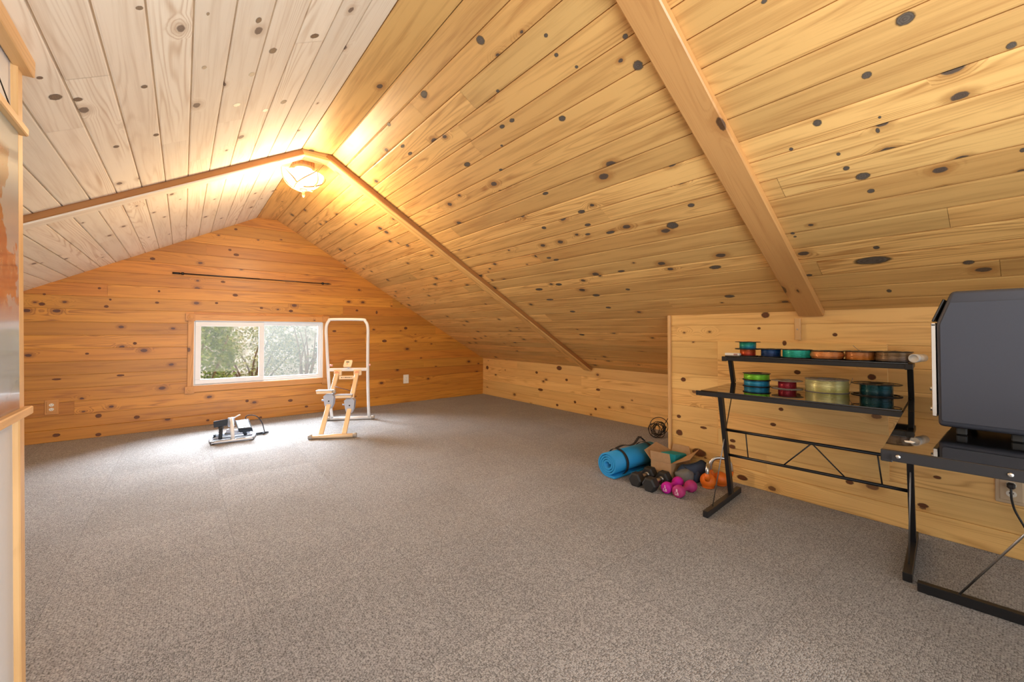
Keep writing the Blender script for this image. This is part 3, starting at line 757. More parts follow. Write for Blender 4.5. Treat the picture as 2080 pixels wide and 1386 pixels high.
for a in (.0, .84):
    MB().box((0, 0, 0), (.006, .027, .026), frame(dk(a + .004 - .008 * (a == 0), .012, zr_), EB, EA, (0, 0, 1)), .002).build('end_cap', M_BLACKP, desk)
zu_ = ZU - .006 - .012
rail('shelf_rail', dk(0, .374, zu_), dk(.845, .374, zu_)); rail('shelf_rail', dk(0, .56, zu_), dk(.845, .56, zu_))
for a in (.012, .836):
    rail('shelf_rail', dk(a, .362, zu_), dk(a, .566, zu_))
    MB().box((0, 0, 0), (.006, .03, .029), frame(dk(a, .36, zu_), EB, EA, (0, 0, 1)), .003).build('end_cap', M_BLACKP, desk)
    MB().bar(dk(a, .515, ZT), dk(a, .462, zu_ - .01), .022, .032, EB, .002).build('shelf_post', M_BLACK, desk)
# Z leg sets of the main part
for a in (.012, .836):
    ft = MB().bar(dk(a, .054, .02), dk(a, .594, .02), .03, .036, bev=.002).build('foot', M_BLACK, desk)
    for b in (.085, .565):
        MB().cyl(dk(a, b, 0), dk(a, b, .004), .012).build('foot_pad', M_RUB, ft)
    MB().bar(dk(a, .452, .03), dk(a, .288, zr_ - .01), .024, .036, EB, .002).build('leg', M_BLACK, desk)
    s = .02 if a < .5 else -.02
    MB().cyl(dk(a - s * 0, .158, .036), dk(a + .0, .51, zr_ - .01), .0032, 8).build('brace_wire', M_STEELW, desk)
MB().cyl(dk(.012, .377 - .012, .447), dk(.836, .377 - .012, .447), .0085, 12).build('stretcher', M_BLACK, desk)
MB().cyl(dk(.012, .412 - .02, .289), dk(.836, .412 - .02, .289), .0085, 12).build('stretcher', M_BLACK, desk)
for (a0, a1, k0, k1) in ((.127, .131, 1, 0), (.452, .310, 1, 0), (.452, .592, 1, 0), (.719, .733, 1, 0)):
    MB().cyl(dk(a0, .365, .447), dk(a1, .392, .289), .0035, 8).build('truss_wire', M_BLACK, desk)
# wing leg sets
for b in (.012, BW + .06):
    ft = MB().bar(dk(.868, b, .02), dk(AW1 - .01, b, .02), .03, .036, bev=.002).build('foot', M_BLACK, desk)
    for a in (.9, AW1 - .04):
        MB().cyl(dk(a, b, 0), dk(a, b, .004), .012).build('foot_pad', M_RUB, ft)
    MB().bar(dk(1.27, b, .03), dk(1.12, b, zr_ - .01) if b < 0 else dk(1.40, b, zr_ - .01), .024, .036, EA, .002).build('leg', M_BLACK, desk)
    MB().cyl(dk(.984, b, .036), dk(1.36, b, zr_ - .01), .0038, 8).build('brace_wire', M_STEEL, desk)

# ------------------------------------------------------------------ 3D printer
PX0, PX1, PY1, PYB = 1.897, 2.305, .190, -.235
pr = thing('printer', 'large dark grey boxy printer with slanted front on the desk wing', 'printer', ((PX0 + PX1) / 2, 0, ZT))
prof = [(PYB, .748), (.189, .748), (.190, 1.078), (.156, 1.1785), (PYB, 1.1785)]
M_PR = mat('charcoal_satin_plastic', (.042, .048, .068), .40, nz=.06, nscale=300.)
def prism_x(m, poly, x0, x1):
    n = len(poly)
    vs = [(x0, y, z) for y, z in poly] + [(x1, y, z) for y, z in poly]
    m.mesh(vs, [tuple(range(n)), tuple(reversed(range(n, 2 * n)))] + [(i, n + i, n + (i + 1) % n, (i + 1) % n) for i in range(n)])
    return m
def rounded(o, w, seg=3):
    bm = bmesh.new(); bm.from_mesh(o.data)
    bmesh.ops.bevel(bm, geom=bm.edges[:], offset=w, segments=seg, profile=.5, affect='EDGES')
    for f in bm.faces: f.smooth = True
    bm.to_mesh(o.data); bm.free(); o.data.set_sharp_from_angle(angle=.6)
    return o
body = rounded(prism_x(MB(), prof, PX0 + .003, PX1 - .003).build('body', M_PR, pr), .011)
sp = [(PYB + .014, .766), (.176, .766), (.1805, .771), (.1805, 1.074), (.1575, 1.142), (PYB + .014, 1.145)]
for (x0, x1) in ((PX0, PX0 + .004), (PX1 - .004, PX1)):
    prism_x(MB(), sp, x0, x1).build('side_panel', M_PR, pr)
M_DOOR = mat('smoked_green_glass', (.03, .04, .025), .05, 0., .6, Coat_Weight=.5)
dr_ = MB().box(((PX0 + PX1) / 2, .197, .928), (PX1 - PX0 - .03, .008, .285), None, .002).build('front_door', M_DOOR, pr)
M_CHROME = mat('bright_aluminium', (.75, .74, .70), .25, 1.)
for z in (1.074, .782):
    MB().box(((PX0 + PX1) / 2, .197, z), (PX1 - PX0 - .02, .012, .011), None, .002).build('door_rail', M_CHROME, dr_)
MB().box((PX0 + .012, .197, .93), (.004, .011, .29), None, .001).build('door_edge', M_CHROME, dr_)
for z in (.865, .80):
    MB().cyl((PX0 + .016, .203, z - .006), (PX0 + .016, .203, z + .006), .005, 10).build('hinge', M_STEEL, dr_)
m = MB(); m.bar(((PX0 + PX1) / 2, .199, 1.083), ((PX0 + PX1) / 2, .172, 1.155), PX1 - PX0 - .03, .007, (0, 1, 0), .002); m.build('visor', M_GLASSB, pr)
for x in (PX0 + .035, PX1 - .035):
    for y in (.14, .028, PYB + .04):
        MB().box((x, y, .7375), (.028, .024, .0235), None, .003).build('foot', M_RUB, pr)

# ------------------------------------------------------------------ filament spools
M_SPB = mat('spool_black', (.014, .014, .015), .3)
def spool_clear():
    t_ = NT('spool_clear')
    a = t_.n('ShaderNodeBsdfTransparent'); a.inputs[0].default_value = (.62, .60, .58, 1)
    b = t_.n('ShaderNodeBsdfPrincipled'); b.inputs['Base Color'].default_value = (.55, .52, .5, 1); b.inputs['Roughness'].default_value = .2
    mx = t_.n('ShaderNodeMixShader'); mx.inputs[0].default_value = .45
    t_.t.links.new(a.outputs[0], mx.inputs[1]); t_.t.links.new(b.outputs[0], mx.inputs[2]); t_.t.links.new(mx.outputs[0], t_.out.inputs[0])
    return t_.m
M_SPC = spool_clear()
def silk(name, c1, c2):
    t_ = NT(name)
    x, y, z = t_.sep(t_.n('ShaderNodeTexCoord').outputs['Object'])
    a = t_.math('ADD', t_.math('MULTIPLY', z, 28.), t_.math('MULTIPLY', y, 5.))
    n = t_.noise(t_.xyz(t_.math('MULTIPLY', x, 6.), t_.math('MULTIPLY', y, 6.), t_.math('MULTIPLY', z, 150.)), 1., 2.)
    f = t_.step(t_.math('ADD', a, t_.math('MULTIPLY', n, .6)), .1, 1.4)
    c = t_.mix(f, c1, c2)
    s = t_.math('SINE', t_.math('MULTIPLY', z, 2 * PI / .0022))
    t_.bsdf(c, .22, .35, .7, bump=s, bstr=.35, bdist=.0006)
    return t_.m
def spool(label, p, rf, rb, h, c1, c2, group, clear=False, spokes=False, tail=None, base=None, slump=0., rt=None):
    p = V(p)
    t_ = thing('filament_spool', label, 'spool', p, group)
    Mx = Matrix.Translation(p)
    ft = .0028; hub = max(.02, rb * .45)
    for k, z in ((0, 0.), (1, h - ft)):
        m_ = MB(); r = rf
        if spokes:
            m_.lathe([(r - .008, z), (r, z), (r, z + ft), (r - .008, z + ft), (r - .008, z)], Mx, 40, sharp='all')
            m_.lathe([(hub, z), (rb + .002, z), (rb + .002, z + ft), (hub, z + ft), (hub, z)], Mx, 40, sharp='all')
            for q in range(6):
                a = q * PI / 3 + .3
                m_.bar(p + V((rb * math.cos(a), rb * math.sin(a), z + ft / 2)), p + V(((r - .004) * math.cos(a), (r - .004) * math.sin(a), z + ft / 2)), .016, ft)
        else:
            m_.lathe([(hub, z), (r, z), (r, z + ft), (hub, z + ft), (hub, z)], Mx, 40, sharp='all')
            for q in range(6):
                a = q * PI / 3 + .2
                m_.prism([(.012 * math.cos(w) + (r * .78) * math.cos(a), .012 * math.sin(w) + (r * .78) * math.sin(a)) for w in [2 * PI * i / 12 for i in range(12)]], z + ft, z + ft + .0006, Mx) if k else None
        m_.build('flange', M_SPC if clear else M_SPB, t_)
    m_ = MB(); m_.lathe([(hub, ft), (hub, h - ft)], Mx, 32); m_.lathe([(hub - .003, ft), (hub - .003, h - ft)], Mx, 32); m_.build('hub', M_SPC if clear else M_SPB, t_)
    m_ = MB(); n = max(5, int((h - 2 * ft) / .0023)); pr_ = [(hub, ft)]
    for i in range(n):
        z0 = ft + (h - 2 * ft) * i / n; z1 = ft + (h - 2 * ft) * (i + 1) / n
        q = (i + .5) / n
        r0 = rb + slump * math.sin(q * PI) + (rt or 0) * q + .0006 * math.sin(i * 2.3)
        pr_ += [(r0 - .0004, z0 + .0001), (r0, (z0 + z1) / 2), (r0 - .0004, z1 - .0001)]
    pr_.append((hub, h - ft))
    m_.lathe(pr_, Mx, 48); m_.build('filament', silk('silk_' + label.split()[0], c1, c2), t_)
    if tail:
        m_ = MB(); m_.tube(spline([p + V(q) for q in tail], 8), .0011, 6); m_.build('loose_end', M_SPC, t_)
    return t_
GU, GL = 'filament spools on the raised desk shelf', 'filament spools on the desk top'
def up(a, b=.466): q = dk(a, b, ZU + .0005); return q
spool('red and orange spool under the teal one at the shelf end', up(.112), .070, .043, .042, (.45, .03, .02), (.75, .14, .03), GU)
spool('teal and blue shiny spool stacked on top of the red one', up(.112) + V((0, 0, .0425)), .070, .046, .044, (.01, .20, .42), (.02, .42, .26), GU)
spool('navy blue spool beside the teal and red stack', up(.237), .066, .0515, .047, (.01, .03, .13), (.02, .08, .25), GU)
spool('sea green filled spool, third along the raised shelf', up(.369), .074, .071, .047, (.01, .38, .30), (.02, .50, .42), GU)
spool('coral orange loosely wound spool between green and gold ones', up(.507), .076, .070, .044, (.62, .20, .05), (.80, .34, .12), GU, slump=.008)
spool('gold copper spool with a loose strand poking up', up(.646), .070, .0605, .047, (.60, .20, .02), (.62, .26, .10), GU, tail=[(.0, -.005, .046), (.005, .01, .055), (.01, .03, .075)])
spool('bronze to grey spool beside the clear tube', up(.776), .074, .070, .049, (.20, .15, .13), (.30, .20, .11), GU)
spool('turquoise blue spool at the bottom of the lime stack', dk(.168, .435, ZT + .0005), .074, .0675, .037, (.01, .25, .50), (.02, .33, .60), GL)
spool('lime green spool on top of the turquoise one', dk(.168, .435, ZT + .038), .074, .0675, .039, (.18, .60, .03), (.25, .70, .05), GL)
spool('dark red spool with clear wide rims on the desk top', dk(.325, .437, ZT + .0005), .077, .045, .046, (.30, .01, .03), (.42, .02, .05), GL, clear=True)
spool('pale yellow green wide spool with a clear lid', dk(.506, .452, ZT + .0005), .0985, .094, .068, (.62, .60, .20), (.66, .66, .34), GL, clear=True, slump=.003, tail=[(.03, -.093, .04), (.04, -.1, .06), (.045, -.103, .078)])
spool('midnight blue spool with black spoked rims nearest the printer', dk(.708, .468, ZT + .0005), .101, .066, .060, (.004, .035, .06), (.01, .10, .14), GL, spokes=True)

# small things on the shelf
M_CLEAR = glass('clear_plastic', (.93, .95, .96))
q = up(.045, .41)
t = thing('label_box', 'small flat white printed box at the left end of the raised shelf', 'box', q)
MB().box((0, 0, .0085), (.085, .03, .016), frame(q, EA, EB, (0, 0, 1)), .002).build('carton', M_WHITEP, t)
MB().box((.02, -.0153, .0085), (.022, .0008, .010), frame(q, EA, EB, (0, 0, 1))).build('print_patch', mat('faded_print', (.45, .25, .22), .5), t)
c0 = dk(.853, .412, ZU + .021)
t = thing('plastic_tube', 'white capped clear tube lying at the right end of the raised shelf', 'tube', dk(.85, .43, ZU))
dv = (V((-1, .12, 0)) * .9).normalized(); dv = V((-.97, .22, 0)).normalized()
MB().cyl(c0 - dv * .005, c0 - dv * .09, .0195, 24).build('tube_body', mat('milky_plastic', (.75, .68, .58), .2), t)
m = MB(); Mx = frame(c0, dv.cross(V((0, 0, 1))), (0, 0, 1), dv)
m.lathe([(.0205, -.012), (.0205, .006), (.016, .006), (.0155, .002), (.0005, .002)], Mx, 28, sharp=(1, 2, 3)); m.build('cap', M_WHITE, t)
q = dk(.886, -.657, ZT)
t = MB().prism([(-.009, -.011), (.008, -.012), (.012, .004), (.001, .014), (-.012, .006)], .0003, .0010, frame(q, EA, EB, (0, 0, 1))).build('paper_scrap', M_WHITEP)
tag(t, 'tiny torn white paper scrap lying on the glass by the desk corner', 'paper')

# ------------------------------------------------------------------ yoga mat
M_MAT = mat('blue_foam', (.012, .27, .60), .62, nz=.08, nscale=350.)
A0, A1 = V((2.405, 1.915, .095)), V((2.925, 1.895, .095))
ax = (A1 - A0).normalized(); sd = V((0, 0, 1)).cross(ax).normalized(); upv = V((0, 0, 1)); Lm = (A1 - A0).length
t = thing('yoga_mat', 'rolled bright blue foam mat with black straps on the carpet', 'mat', (2.66, 1.905, 0))
def spiral(turns=3.7, r0=.028, r1=.090, N=170, th_=.0118):
    o, i_ = [], []
    for k in range(N + 1):
        f = k / N; a = -PI * .5 - 2 * PI * turns * (1 - f); r = r0 + (r1 - r0) * f + .0014 * math.sin(a * 2 + .6)
        o.append((r * math.cos(a), r * math.sin(a))); i_.append(((r - th_) * math.cos(a), (r - th_) * math.sin(a)))
    return o, i_
so, si = spiral()
# free end trails a little along the carpet
for k in range(1, 9):
    so.append((.008 * k, -.0905 + .0002 * k)); si.append((.008 * k, -.0905 + .0118))
vs, fs, sm = [], [], []
N = len(so)
for e, Y in enumerate((0, Lm)):
    for k in range(N):
        for (a, b) in (so[k], si[k]):
            vs.append(A0 + ax * Y + sd * (-a) + upv * b)
idx = lambda e, k, s: e * 2 * N + 2 * k + s
for k in range(N - 1):
    fs.append((idx(0, k, 0), idx(0, k + 1, 0), idx(1, k + 1, 0), idx(1, k, 0))); sm.append(True)
    fs.append((idx(0, k, 1), idx(1, k, 1), idx(1, k + 1, 1), idx(0, k + 1, 1))); sm.append(True)
    fs.append((idx(0, k, 0), idx(0, k, 1), idx(0, k + 1, 1), idx(0, k + 1, 0))); sm.append(False)
    fs.append((idx(1, k, 0), idx(1, k + 1, 0), idx(1, k + 1, 1), idx(1, k, 1))); sm.append(False)
fs.append((idx(0, N - 1, 0), idx(0, N - 1, 1), idx(1, N - 1, 1), idx(1, N - 1, 0))); sm.append(False)
m = MB(); m.mesh(vs, fs, sm); m.build('foam_roll', M_MAT, t)
M_STRAP = mat('black_webbing', (.012, .012, .013), .7, nz=.2, nscale=500.)
for Y in (.115, .435):
    m = MB(); n = 40; pts = []
    w = .011
    vs, fs = [], []
    for k in range(n):
        a = 2 * PI * k / n
        for yy in (-w, w):
            for r in (.0915, .0945):
                vs.append(A0 + ax * (Y + yy) + (sd * math.cos(a) + upv * math.sin(a)) * r)
    for k in range(n):
        j = (k + 1) % n
        for (p_, q_) in ((0, 1), (1, 3), (3, 2), (2, 0)):
            fs.append((k * 4 + p_, k * 4 + q_, j * 4 + q_, j * 4 + p_))
    m.mesh(vs, fs, True); m.build('strap', M_STRAP, t)
m = MB()
car = spline([A0 + ax * .10 + upv * .098, A0 + ax * .16 + upv * .112 - sd * .01, A0 + ax * .23 + upv * .102 - sd * .02, A0 + ax * .30 + upv * .105 - sd * .01, A0 + ax * .36 + upv * .135, A0 + ax * .40 + upv * .128 + sd * .005, A0 + ax * .435 + upv * .099], 6)
vs, fs = [], []
for k, p_ in enumerate(car):
    for s in (-.011, .011):
        for z in (0, .003): vs.append(p_ + sd * s + upv * z)
for k in range(len(car) - 1):
    for (p_, q_) in ((0, 1), (1, 3), (3, 2), (2, 0)): fs.append((k * 4 + p_, k * 4 + q_, (k + 1) * 4 + q_, (k + 1) * 4 + p_))
m.mesh(vs, fs, True); m.build('carry_handle', M_STRAP, t)
m = MB(); m.box(A0 + ax * .375 + upv * .139, (.022, .026, .012), None, .003); m.build('buckle', M_BLACKP, t)

# ------------------------------------------------------------------ cardboard box with teal block
def cardboard():
    t_ = NT('cardboard'); tc = t_.n('ShaderNodeTexCoord').outputs['Object']
    f = t_.noise(tc, 35., 3.); c = t_.mix(f, (.40, .24, .12), (.52, .33, .18))
    t_.bsdf(c, .8, 0., .2); return t_.m
M_CB = cardboard()
C0 = V((2.664, 1.570, 0)); e1 = V((.33, .034, 0)); e2 = V((-.012, .150, 0)); H = .132
t = thing('cardboard_box', 'open brown cardboard box with raised flaps beside the blue mat', 'box', C0 + e1 / 2 + e2 / 2)
def sheet(m, pts, th_=.003):
    pts = [V(p) for p in pts]; n = (pts[1] - pts[0]).cross(pts[-1] - pts[0]).normalized() * th_
    k = len(pts); vs = pts + [p + n for p in pts]
    m.mesh(vs, [tuple(range(k)), tuple(reversed(range(k, 2 * k)))] + [(i, k + i, k + (i + 1) % k, (i + 1) % k) for i in range(k)])
    return m
z_ = lambda h: V((0, 0, h))
C1, C2, C3 = C0 + e2, C0 + e1 + e2, C0 + e1
m = MB()
m.mesh([C0 + z_(.002), C1 + z_(.002), C2 + z_(.002), C3 + z_(.002)], [(0, 1, 2, 3)])
for a, b in ((C0, C1), (C1, C2), (C2, C3), (C3, C0)): sheet(m, [a + z_(.001), b + z_(.001), b + z_(H), a + z_(H)])
m.build('carton', M_CB, t)
sheet(MB(), [C1 + z_(H), C0 + z_(H), C0 + V((-.010, .005, H + .068)), C1 + V((-.012, -.004, H + .066))]).build('flap', M_CB, t)
sheet(MB(), [C2 + z_(H), C1 + z_(H), C1 + V((-.02, .04, H + .062)), C2 + V((-.13, .05, H + .075))]).build('flap', M_CB, t)
sheet(MB(), [C0 + z_(H), C3 + z_(H), C3 + V((.02, -.055, H + .045)), C0 + V((.14, -.060, H + .016)), C0 + V((.03, -.012, H + .002))]).build('flap', M_CB, t)
sheet(MB(), [C3 + z_(H), C2 + z_(H), C2 + V((.012, -.01, H + .05)), C3 + V((.012, .02, H + .05))]).build('flap', M_CB, t)
M_TEAL = mat('teal_foam', (.0, .27, .33), .75, nz=.1, nscale=200.)
Mx = frame(C0 + e1 * .60 + e2 * .5 + z_(.115), (e1.normalized() + V((0, 0, -.16))).normalized(), e2.normalized(), V((.16, 0, 1)).normalized())
tb = MB().box((0, 0, 0), (.20, .115, .075), Mx, .006).build('foam_block', M_TEAL)
tag(tb, 'teal foam block sticking out of the cardboard box', 'foam block')

# ------------------------------------------------------------------ dumbbells
def hexdb(label, p, q, R=.0495, hl=.072):
    p, q = V(p), V(q); x = (q - p).normalized(); y = V((0, 0, 1)).cross(x).normalized(); z = x.cross(y)
    c = (p + q) / 2; t_ = thing('hex_dumbbell', label, 'dumbbell', (c.x, c.y, 0), 'black hex dumbbells')
    for s, e in ((-1, p), (1, q)):
        m_ = MB(); bm = bmesh.new()
        rings = [(-hl / 2, .80), (-hl / 2 + .010, 1.), (hl / 2 - .010, 1.), (hl / 2, .80)]
        vs = []
        for (d_, k_) in rings:
            for i in range(6):
                a = PI / 3 * i
                vs.append(e + x * d_ + y * (R * k_ * math.cos(a)) + z * (R * k_ * math.sin(a)))
        fs = [tuple(range(6)), tuple(range(18, 24))]
        for r in range(3):
            for i in range(6): fs.append((r * 6 + i, r * 6 + (i + 1) % 6, r * 6 + 6 + (i + 1) % 6, r * 6 + 6 + i))
        m_.mesh(vs, fs); bm.free(); h_ = m_.build('head', M_RUB, t_)
    m_ = MB(); L = (q - p).length - hl + .01
    pts = [c - x * L / 2 + x * (L * i / 10) for i in range(11)]
    m_.tube(pts, .016, 14, rr=[.013 + .0045 * math.sin(PI * i / 10) for i in range(11)]); m_.build('handle', M_STEEL, t_)
    for s in (-1, 1):
        m_ = MB(); m_.cyl(c + x * s * (L / 2 - .012), c + x * s * (L / 2), .019, 16); m_.build('collar', M_STEEL, t_)
hr = .0495 * math.sin(PI / 3)
hexdb('black rubber hex dumbbell touching the blue mat', (2.440, 1.692, hr), (2.610, 1.704, hr))
hexdb('black rubber hex dumbbell beside the bright magenta one', (2.430, 1.578, hr), (2.606, 1.590, hr))
def vinyl(name, col): return mat(name, col, .55, 0., .35, nz=.05, nscale=300.)
M_WPR = mat('white_print', (.85, .72, .8), .6)
def vdb(label, p, q, mt, txt, R=.0385):
    p, q = V(p), V(q); x = (q - p).normalized(); y = V((0, 0, 1)).cross(x).normalized(); z = x.cross(y)
    L = (q - p).length; M = frame(p, y, z, x)
    t_ = thing('vinyl_dumbbell', label, 'dumbbell', ((p + q) / 2).to_2d().to_3d(), 'small pink dumbbells')
    hl = .05
    prof_ = [(.0005, 0), (R * .72, 0), (R * .93, .006), (R, .016), (R, hl - .016), (R * .9, hl - .004), (R * .6, hl + .006), (.0165, hl + .016), (.0145, L / 2), (.0165, L - hl - .016), (R * .6, L - hl - .006), (R * .9, L - hl + .004), (R, L - hl + .016), (R, L - .016), (R * .93, L - .006), (R * .72, L), (.0005, L)]
    m_ = MB(); m_.lathe(prof_, M, 8 if False else 24)
    b_ = m_.build('body', mt, t_)
    text_mesh('weight_mark', txt, .026, frame(p - x * .0006, -y, z, -x), M_WPR, b_)
M_MAG, M_PINK = vinyl('magenta_vinyl', (.52, .012, .34)), vinyl('rose_vinyl', (.42, .035, .17))
vdb('bright magenta vinyl dumbbell next to a black hex dumbbell', (2.446, 1.485, .0385), (2.640, 1.493, .0385), M_MAG, '5\nLB', .036)
vdb('dusty rose vinyl dumbbell nearest the kettlebells', (2.446, 1.404, .0385), (2.640, 1.402, .0385), M_PINK, '8\nLB')

# ------------------------------------------------------------------ kettlebells
M_OR = mat('orange_vinyl', (.80, .17, .012), .5, nz=.05, nscale=200.)
def kettle(label, c, R, hd, hw, hh, sq=1.):
    c = V(c); hd = V(hd).normalized()
    t_ = thing('kettlebell', label, 'kettlebell', (c.x, c.y, 0), 'orange kettlebells')
    m_ = MB(); pr_ = [(.0005, 0), (R * .62, 0), (R * .80, .006)]
    for i in range(1, 13):
        a = -PI * .33 + (PI * .33 + PI * .5) * i / 12
        pr_.append((max(.0005, R * math.cos(a)), R * .93 + R * math.sin(a)))
    m_.lathe(pr_, Matrix.Translation((c.x, c.y, 0)), 32)
    b_ = m_.build('body', M_OR, t_)
    zt_ = R * 1.75
    for s in (-1, 1):
        m_ = MB(); a = c.to_2d().to_3d() + hd * s * hw * .72 + V((0, 0, R * 1.25)); b2 = c.to_2d().to_3d() + hd * s * hw + V((0, 0, zt_ + .02))
        m_.tube([a, (a + b2) / 2 + hd * s * .004, b2], .018, 12, rr=[.021, .0165, .0145]); m_.build('horn', M_OR, b_)
    m_ = MB(); g = c.to_2d().to_3d(); zb2 = zt_ + .018
    arc = [g + hd * (-hw) + V((0, 0, zb2))]
    for i in range(13):
        a = PI - PI * i / 12
        arc.append(g + hd * (hw * math.copysign(abs(math.cos(a)) ** .75, math.cos(a))) + V((0, 0, zb2 + (hh - zb2) * math.sin(a) ** .75)))
    m_.tube(spline(arc, 3), .0125, 12); m_.build('handle', M_STEEL, t_)
kettle('orange kettlebell in front, touching the dark mesh bag', (2.782, 1.370, 0), .050, (.93, .36, 0), .044, .152)
kettle('orange kettlebell behind, next to the desk leg', (2.893, 1.336, 0), .047, (.60, -.80, 0), .066, .186)

# ------------------------------------------------------------------ mesh bag
M_BAG = mat('navy_mesh_fabric', (.035, .05, .085), .8, nz=.3, nscale=400.)
M_BAGG = mat('grey_fabric', (.17, .17, .165), .85, nz=.25, nscale=300.)
t = thing('mesh_bag', 'slumped navy and grey fabric bag with black piping by the kettlebells', 'bag', (2.76, 1.49, 0))
def blob(m, c, s, seed, e=.8, nu=28, nv=16, flat=.0):
    vs, fs = [], []
    for j in range(nv + 1):
        ph = -PI / 2 + PI * j / nv
        for i in range(nu):
            a = 2 * PI * i / nu
            p = V((math.cos(ph) * math.cos(a), math.cos(ph) * math.sin(a), math.sin(ph)))
            p = V([math.copysign(abs(k) ** e, k) for k in p])
            k = 1 + .16 * mnoise.noise(p * 1.6 + V((seed, 0, 0)))
            q = V((c[0] + p.x * s[0] * k, c[1] + p.y * s[1] * k, c[2] + p.z * s[2] * k)); q.z = max(q.z, .002)
            vs.append(q)
    for j in range(nv):
        for i in range(nu): fs.append((j * nu + i, j * nu + (i + 1) % nu, (j + 1) * nu + (i + 1) % nu, (j + 1) * nu + i))
    m.mesh(vs, fs, True); return m
blob(MB(), (2.735, 1.512, .05), (.062, .055, .05), 3.1).build('lower_pocket', M_BAGG, t)
fl_pts = [[(2.690, 1.545, .075), (2.725, 1.530, .122), (2.755, 1.50, .126), (2.80, 1.462, .14), (2.835, 1.44, .155), (2.865, 1.42, .13)],
          [(2.705, 1.525, .070), (2.735, 1.505, .100), (2.765, 1.478, .100), (2.80, 1.448, .108), (2.83, 1.428, .112), (2.86, 1.41, .10)],
          [(2.725, 1.495, .055), (2.75, 1.482, .070), (2.775, 1.465, .066), (2.80, 1.448, .066), (2.825, 1.435, .064), (2.85, 1.43, .06)]]
rowsS = [spline(r, 5) for r in fl_pts]
m = MB(); vs, fs = [], []
for r in rowsS: vs.extend(r)
for r in rowsS: vs.extend([p + V((.012, .016, -.012)) for p in r])
n = len(rowsS[0])
for b_ in (0, 3):
    for j in range(2):
        for i in range(n - 1): fs.append(((b_ + j) * n + i, (b_ + j) * n + i + 1, (b_ + j + 1) * n + i + 1, (b_ + j + 1) * n + i))
for i in range(n - 1): fs += [(i, i + 1, 3 * n + i + 1, 3 * n + i), (2 * n + i, 5 * n + i, 5 * n + i + 1, 2 * n + i + 1)]
m.mesh(vs, fs, True); m.build('flap', M_BAG, t)
blob(MB(), (2.818, 1.470, .045), (.042, .032, .047), 8.4).build('pouch', M_BAG, t)
for r in (rowsS[0], rowsS[2]): MB().tube(r, .004, 8).build('piping', M_RUB, t)
MB().tube(spline([rowsS[0][6], rowsS[1][6], rowsS[2][6]], 5), .0035, 8).build('piping', M_RUB, t)
m = MB(); m.box((2.800, 1.424, .046), (.030, .004, .010), Matrix.Rotation(0, 4, 'Z'), .001); m.build('tag', mat('pale_green_tag', (.55, .62, .40), .6), t)

# ------------------------------------------------------------------ tangled cable
t = thing('cable_bundle', 'tangled bundle of thin black cable in the corner of the low wall', 'cable', (3.70, 2.33, 0))
cx = V((3.70, 2.33, .085)); rv = V((.55, -.83, 0)).normalized(); dv2 = V((.83, .55, 0)).normalized()
rng = random.Random(4)
m = MB()
for k in range(9):
    ct = cx + rv * rng.uniform(-.03, .03) + dv2 * rng.uniform(-.02, .02) + V((0, 0, rng.uniform(-.02, .01)))
    a_, b_ = rng.uniform(.035, .06), rng.uniform(.05, .08); tl = rng.uniform(-.7, .7)
    pts = []
    for i in range(10):
        w = 2 * PI * i / 10
        lx = a_ * math.cos(w); lz = b_ * math.sin(w)
        p_ = ct + rv * (lx * math.cos(tl) - lz * math.sin(tl)) + V((0, 0, lx * math.sin(tl) + lz * math.cos(tl))) + dv2 * (.02 * math.sin(w * 2 + k))
        p_.z = max(p_.z, .005); pts.append(p_)
    m.tube(spline(pts, 4, True), .0032, 6, True)
m.build('loops', M_BLACKP, t)
m = MB(); big = [cx + rv * (.02 + .085 * math.cos(w)) + V((0, 0, .03 + .085 * math.sin(w))) for w in [2 * PI * i / 12 for i in range(12)]]
for p_ in big: p_.z = max(p_.z, .005)
m.tube(spline(big, 4, True), .0036, 6, True); m.build('large_loop', M_BLACKP, t)
m = MB(); m.tube(spline([cx + rv * .02 + V((0, 0, -.06)), cx + rv * .07 + V((0, 0, .05)), cx + rv * .13 + V((0, 0, .14)), cx + rv * .21 + V((0, 0, .18))], 6), .0036, 6); m.build('loose_strand', M_BLACKP, t)
m = MB(); m.bar(cx + rv * .055 + V((0, 0, -.03)), cx + rv * .085 + V((0, 0, .03)), .022, .018, bev=.004); m.build('adapter', M_BLACKP, t)

# ------------------------------------------------------------------ vertical climber
G1 = V((.88, -.475, 0)).normalized(); G2 = V((.475, .88, 0)).normalized(); GO = V((1.168, 4.304, 0))
def cl(x, y, z): return GO + G1 * x + G2 * y + V((0, 0, z))
M_TUBE = mat('white_enamel', (.80, .80, .80), .35)
M_CREAM = mat('cream_enamel', (.82, .62, .40), .4)
M_CAP = mat('grey_end_cap', (.42, .38, .34), .5)
M_BRK = mat('blue_grey_plastic', (.42, .48, .60), .45)
M_KNOB = mat('salmon_knob', (.75, .35, .2), .5)
t = thing('vertical_climber', 'white and cream vertical climbing machine standing right of the window', 'exercise machine', cl(0, .43, 0))
yt = lambda z: .87 - .27 * z / 1.19
ut = [cl(-.213, yt(.03), .03), cl(-.222, yt(.3), .3), cl(-.226, yt(.62), .62), cl(-.226, yt(.9), .9), cl(-.223, yt(1.10), 1.10)]
ut += [cl(-.19, yt(1.175), 1.175), cl(-.15, yt(1.19), 1.19), cl(.16, yt(1.19), 1.19), cl(.2, yt(1.172), 1.172), cl(.226, yt(1.10), 1.10), cl(.220, yt(.88), .88), cl(.211, yt(.62), .62), cl(.206, yt(.3), .3), cl(.207, yt(.03), .03)]
m = MB(); m.tube(spline(ut, 4), .0165, 14); m.build('handle_frame', M_TUBE, t)
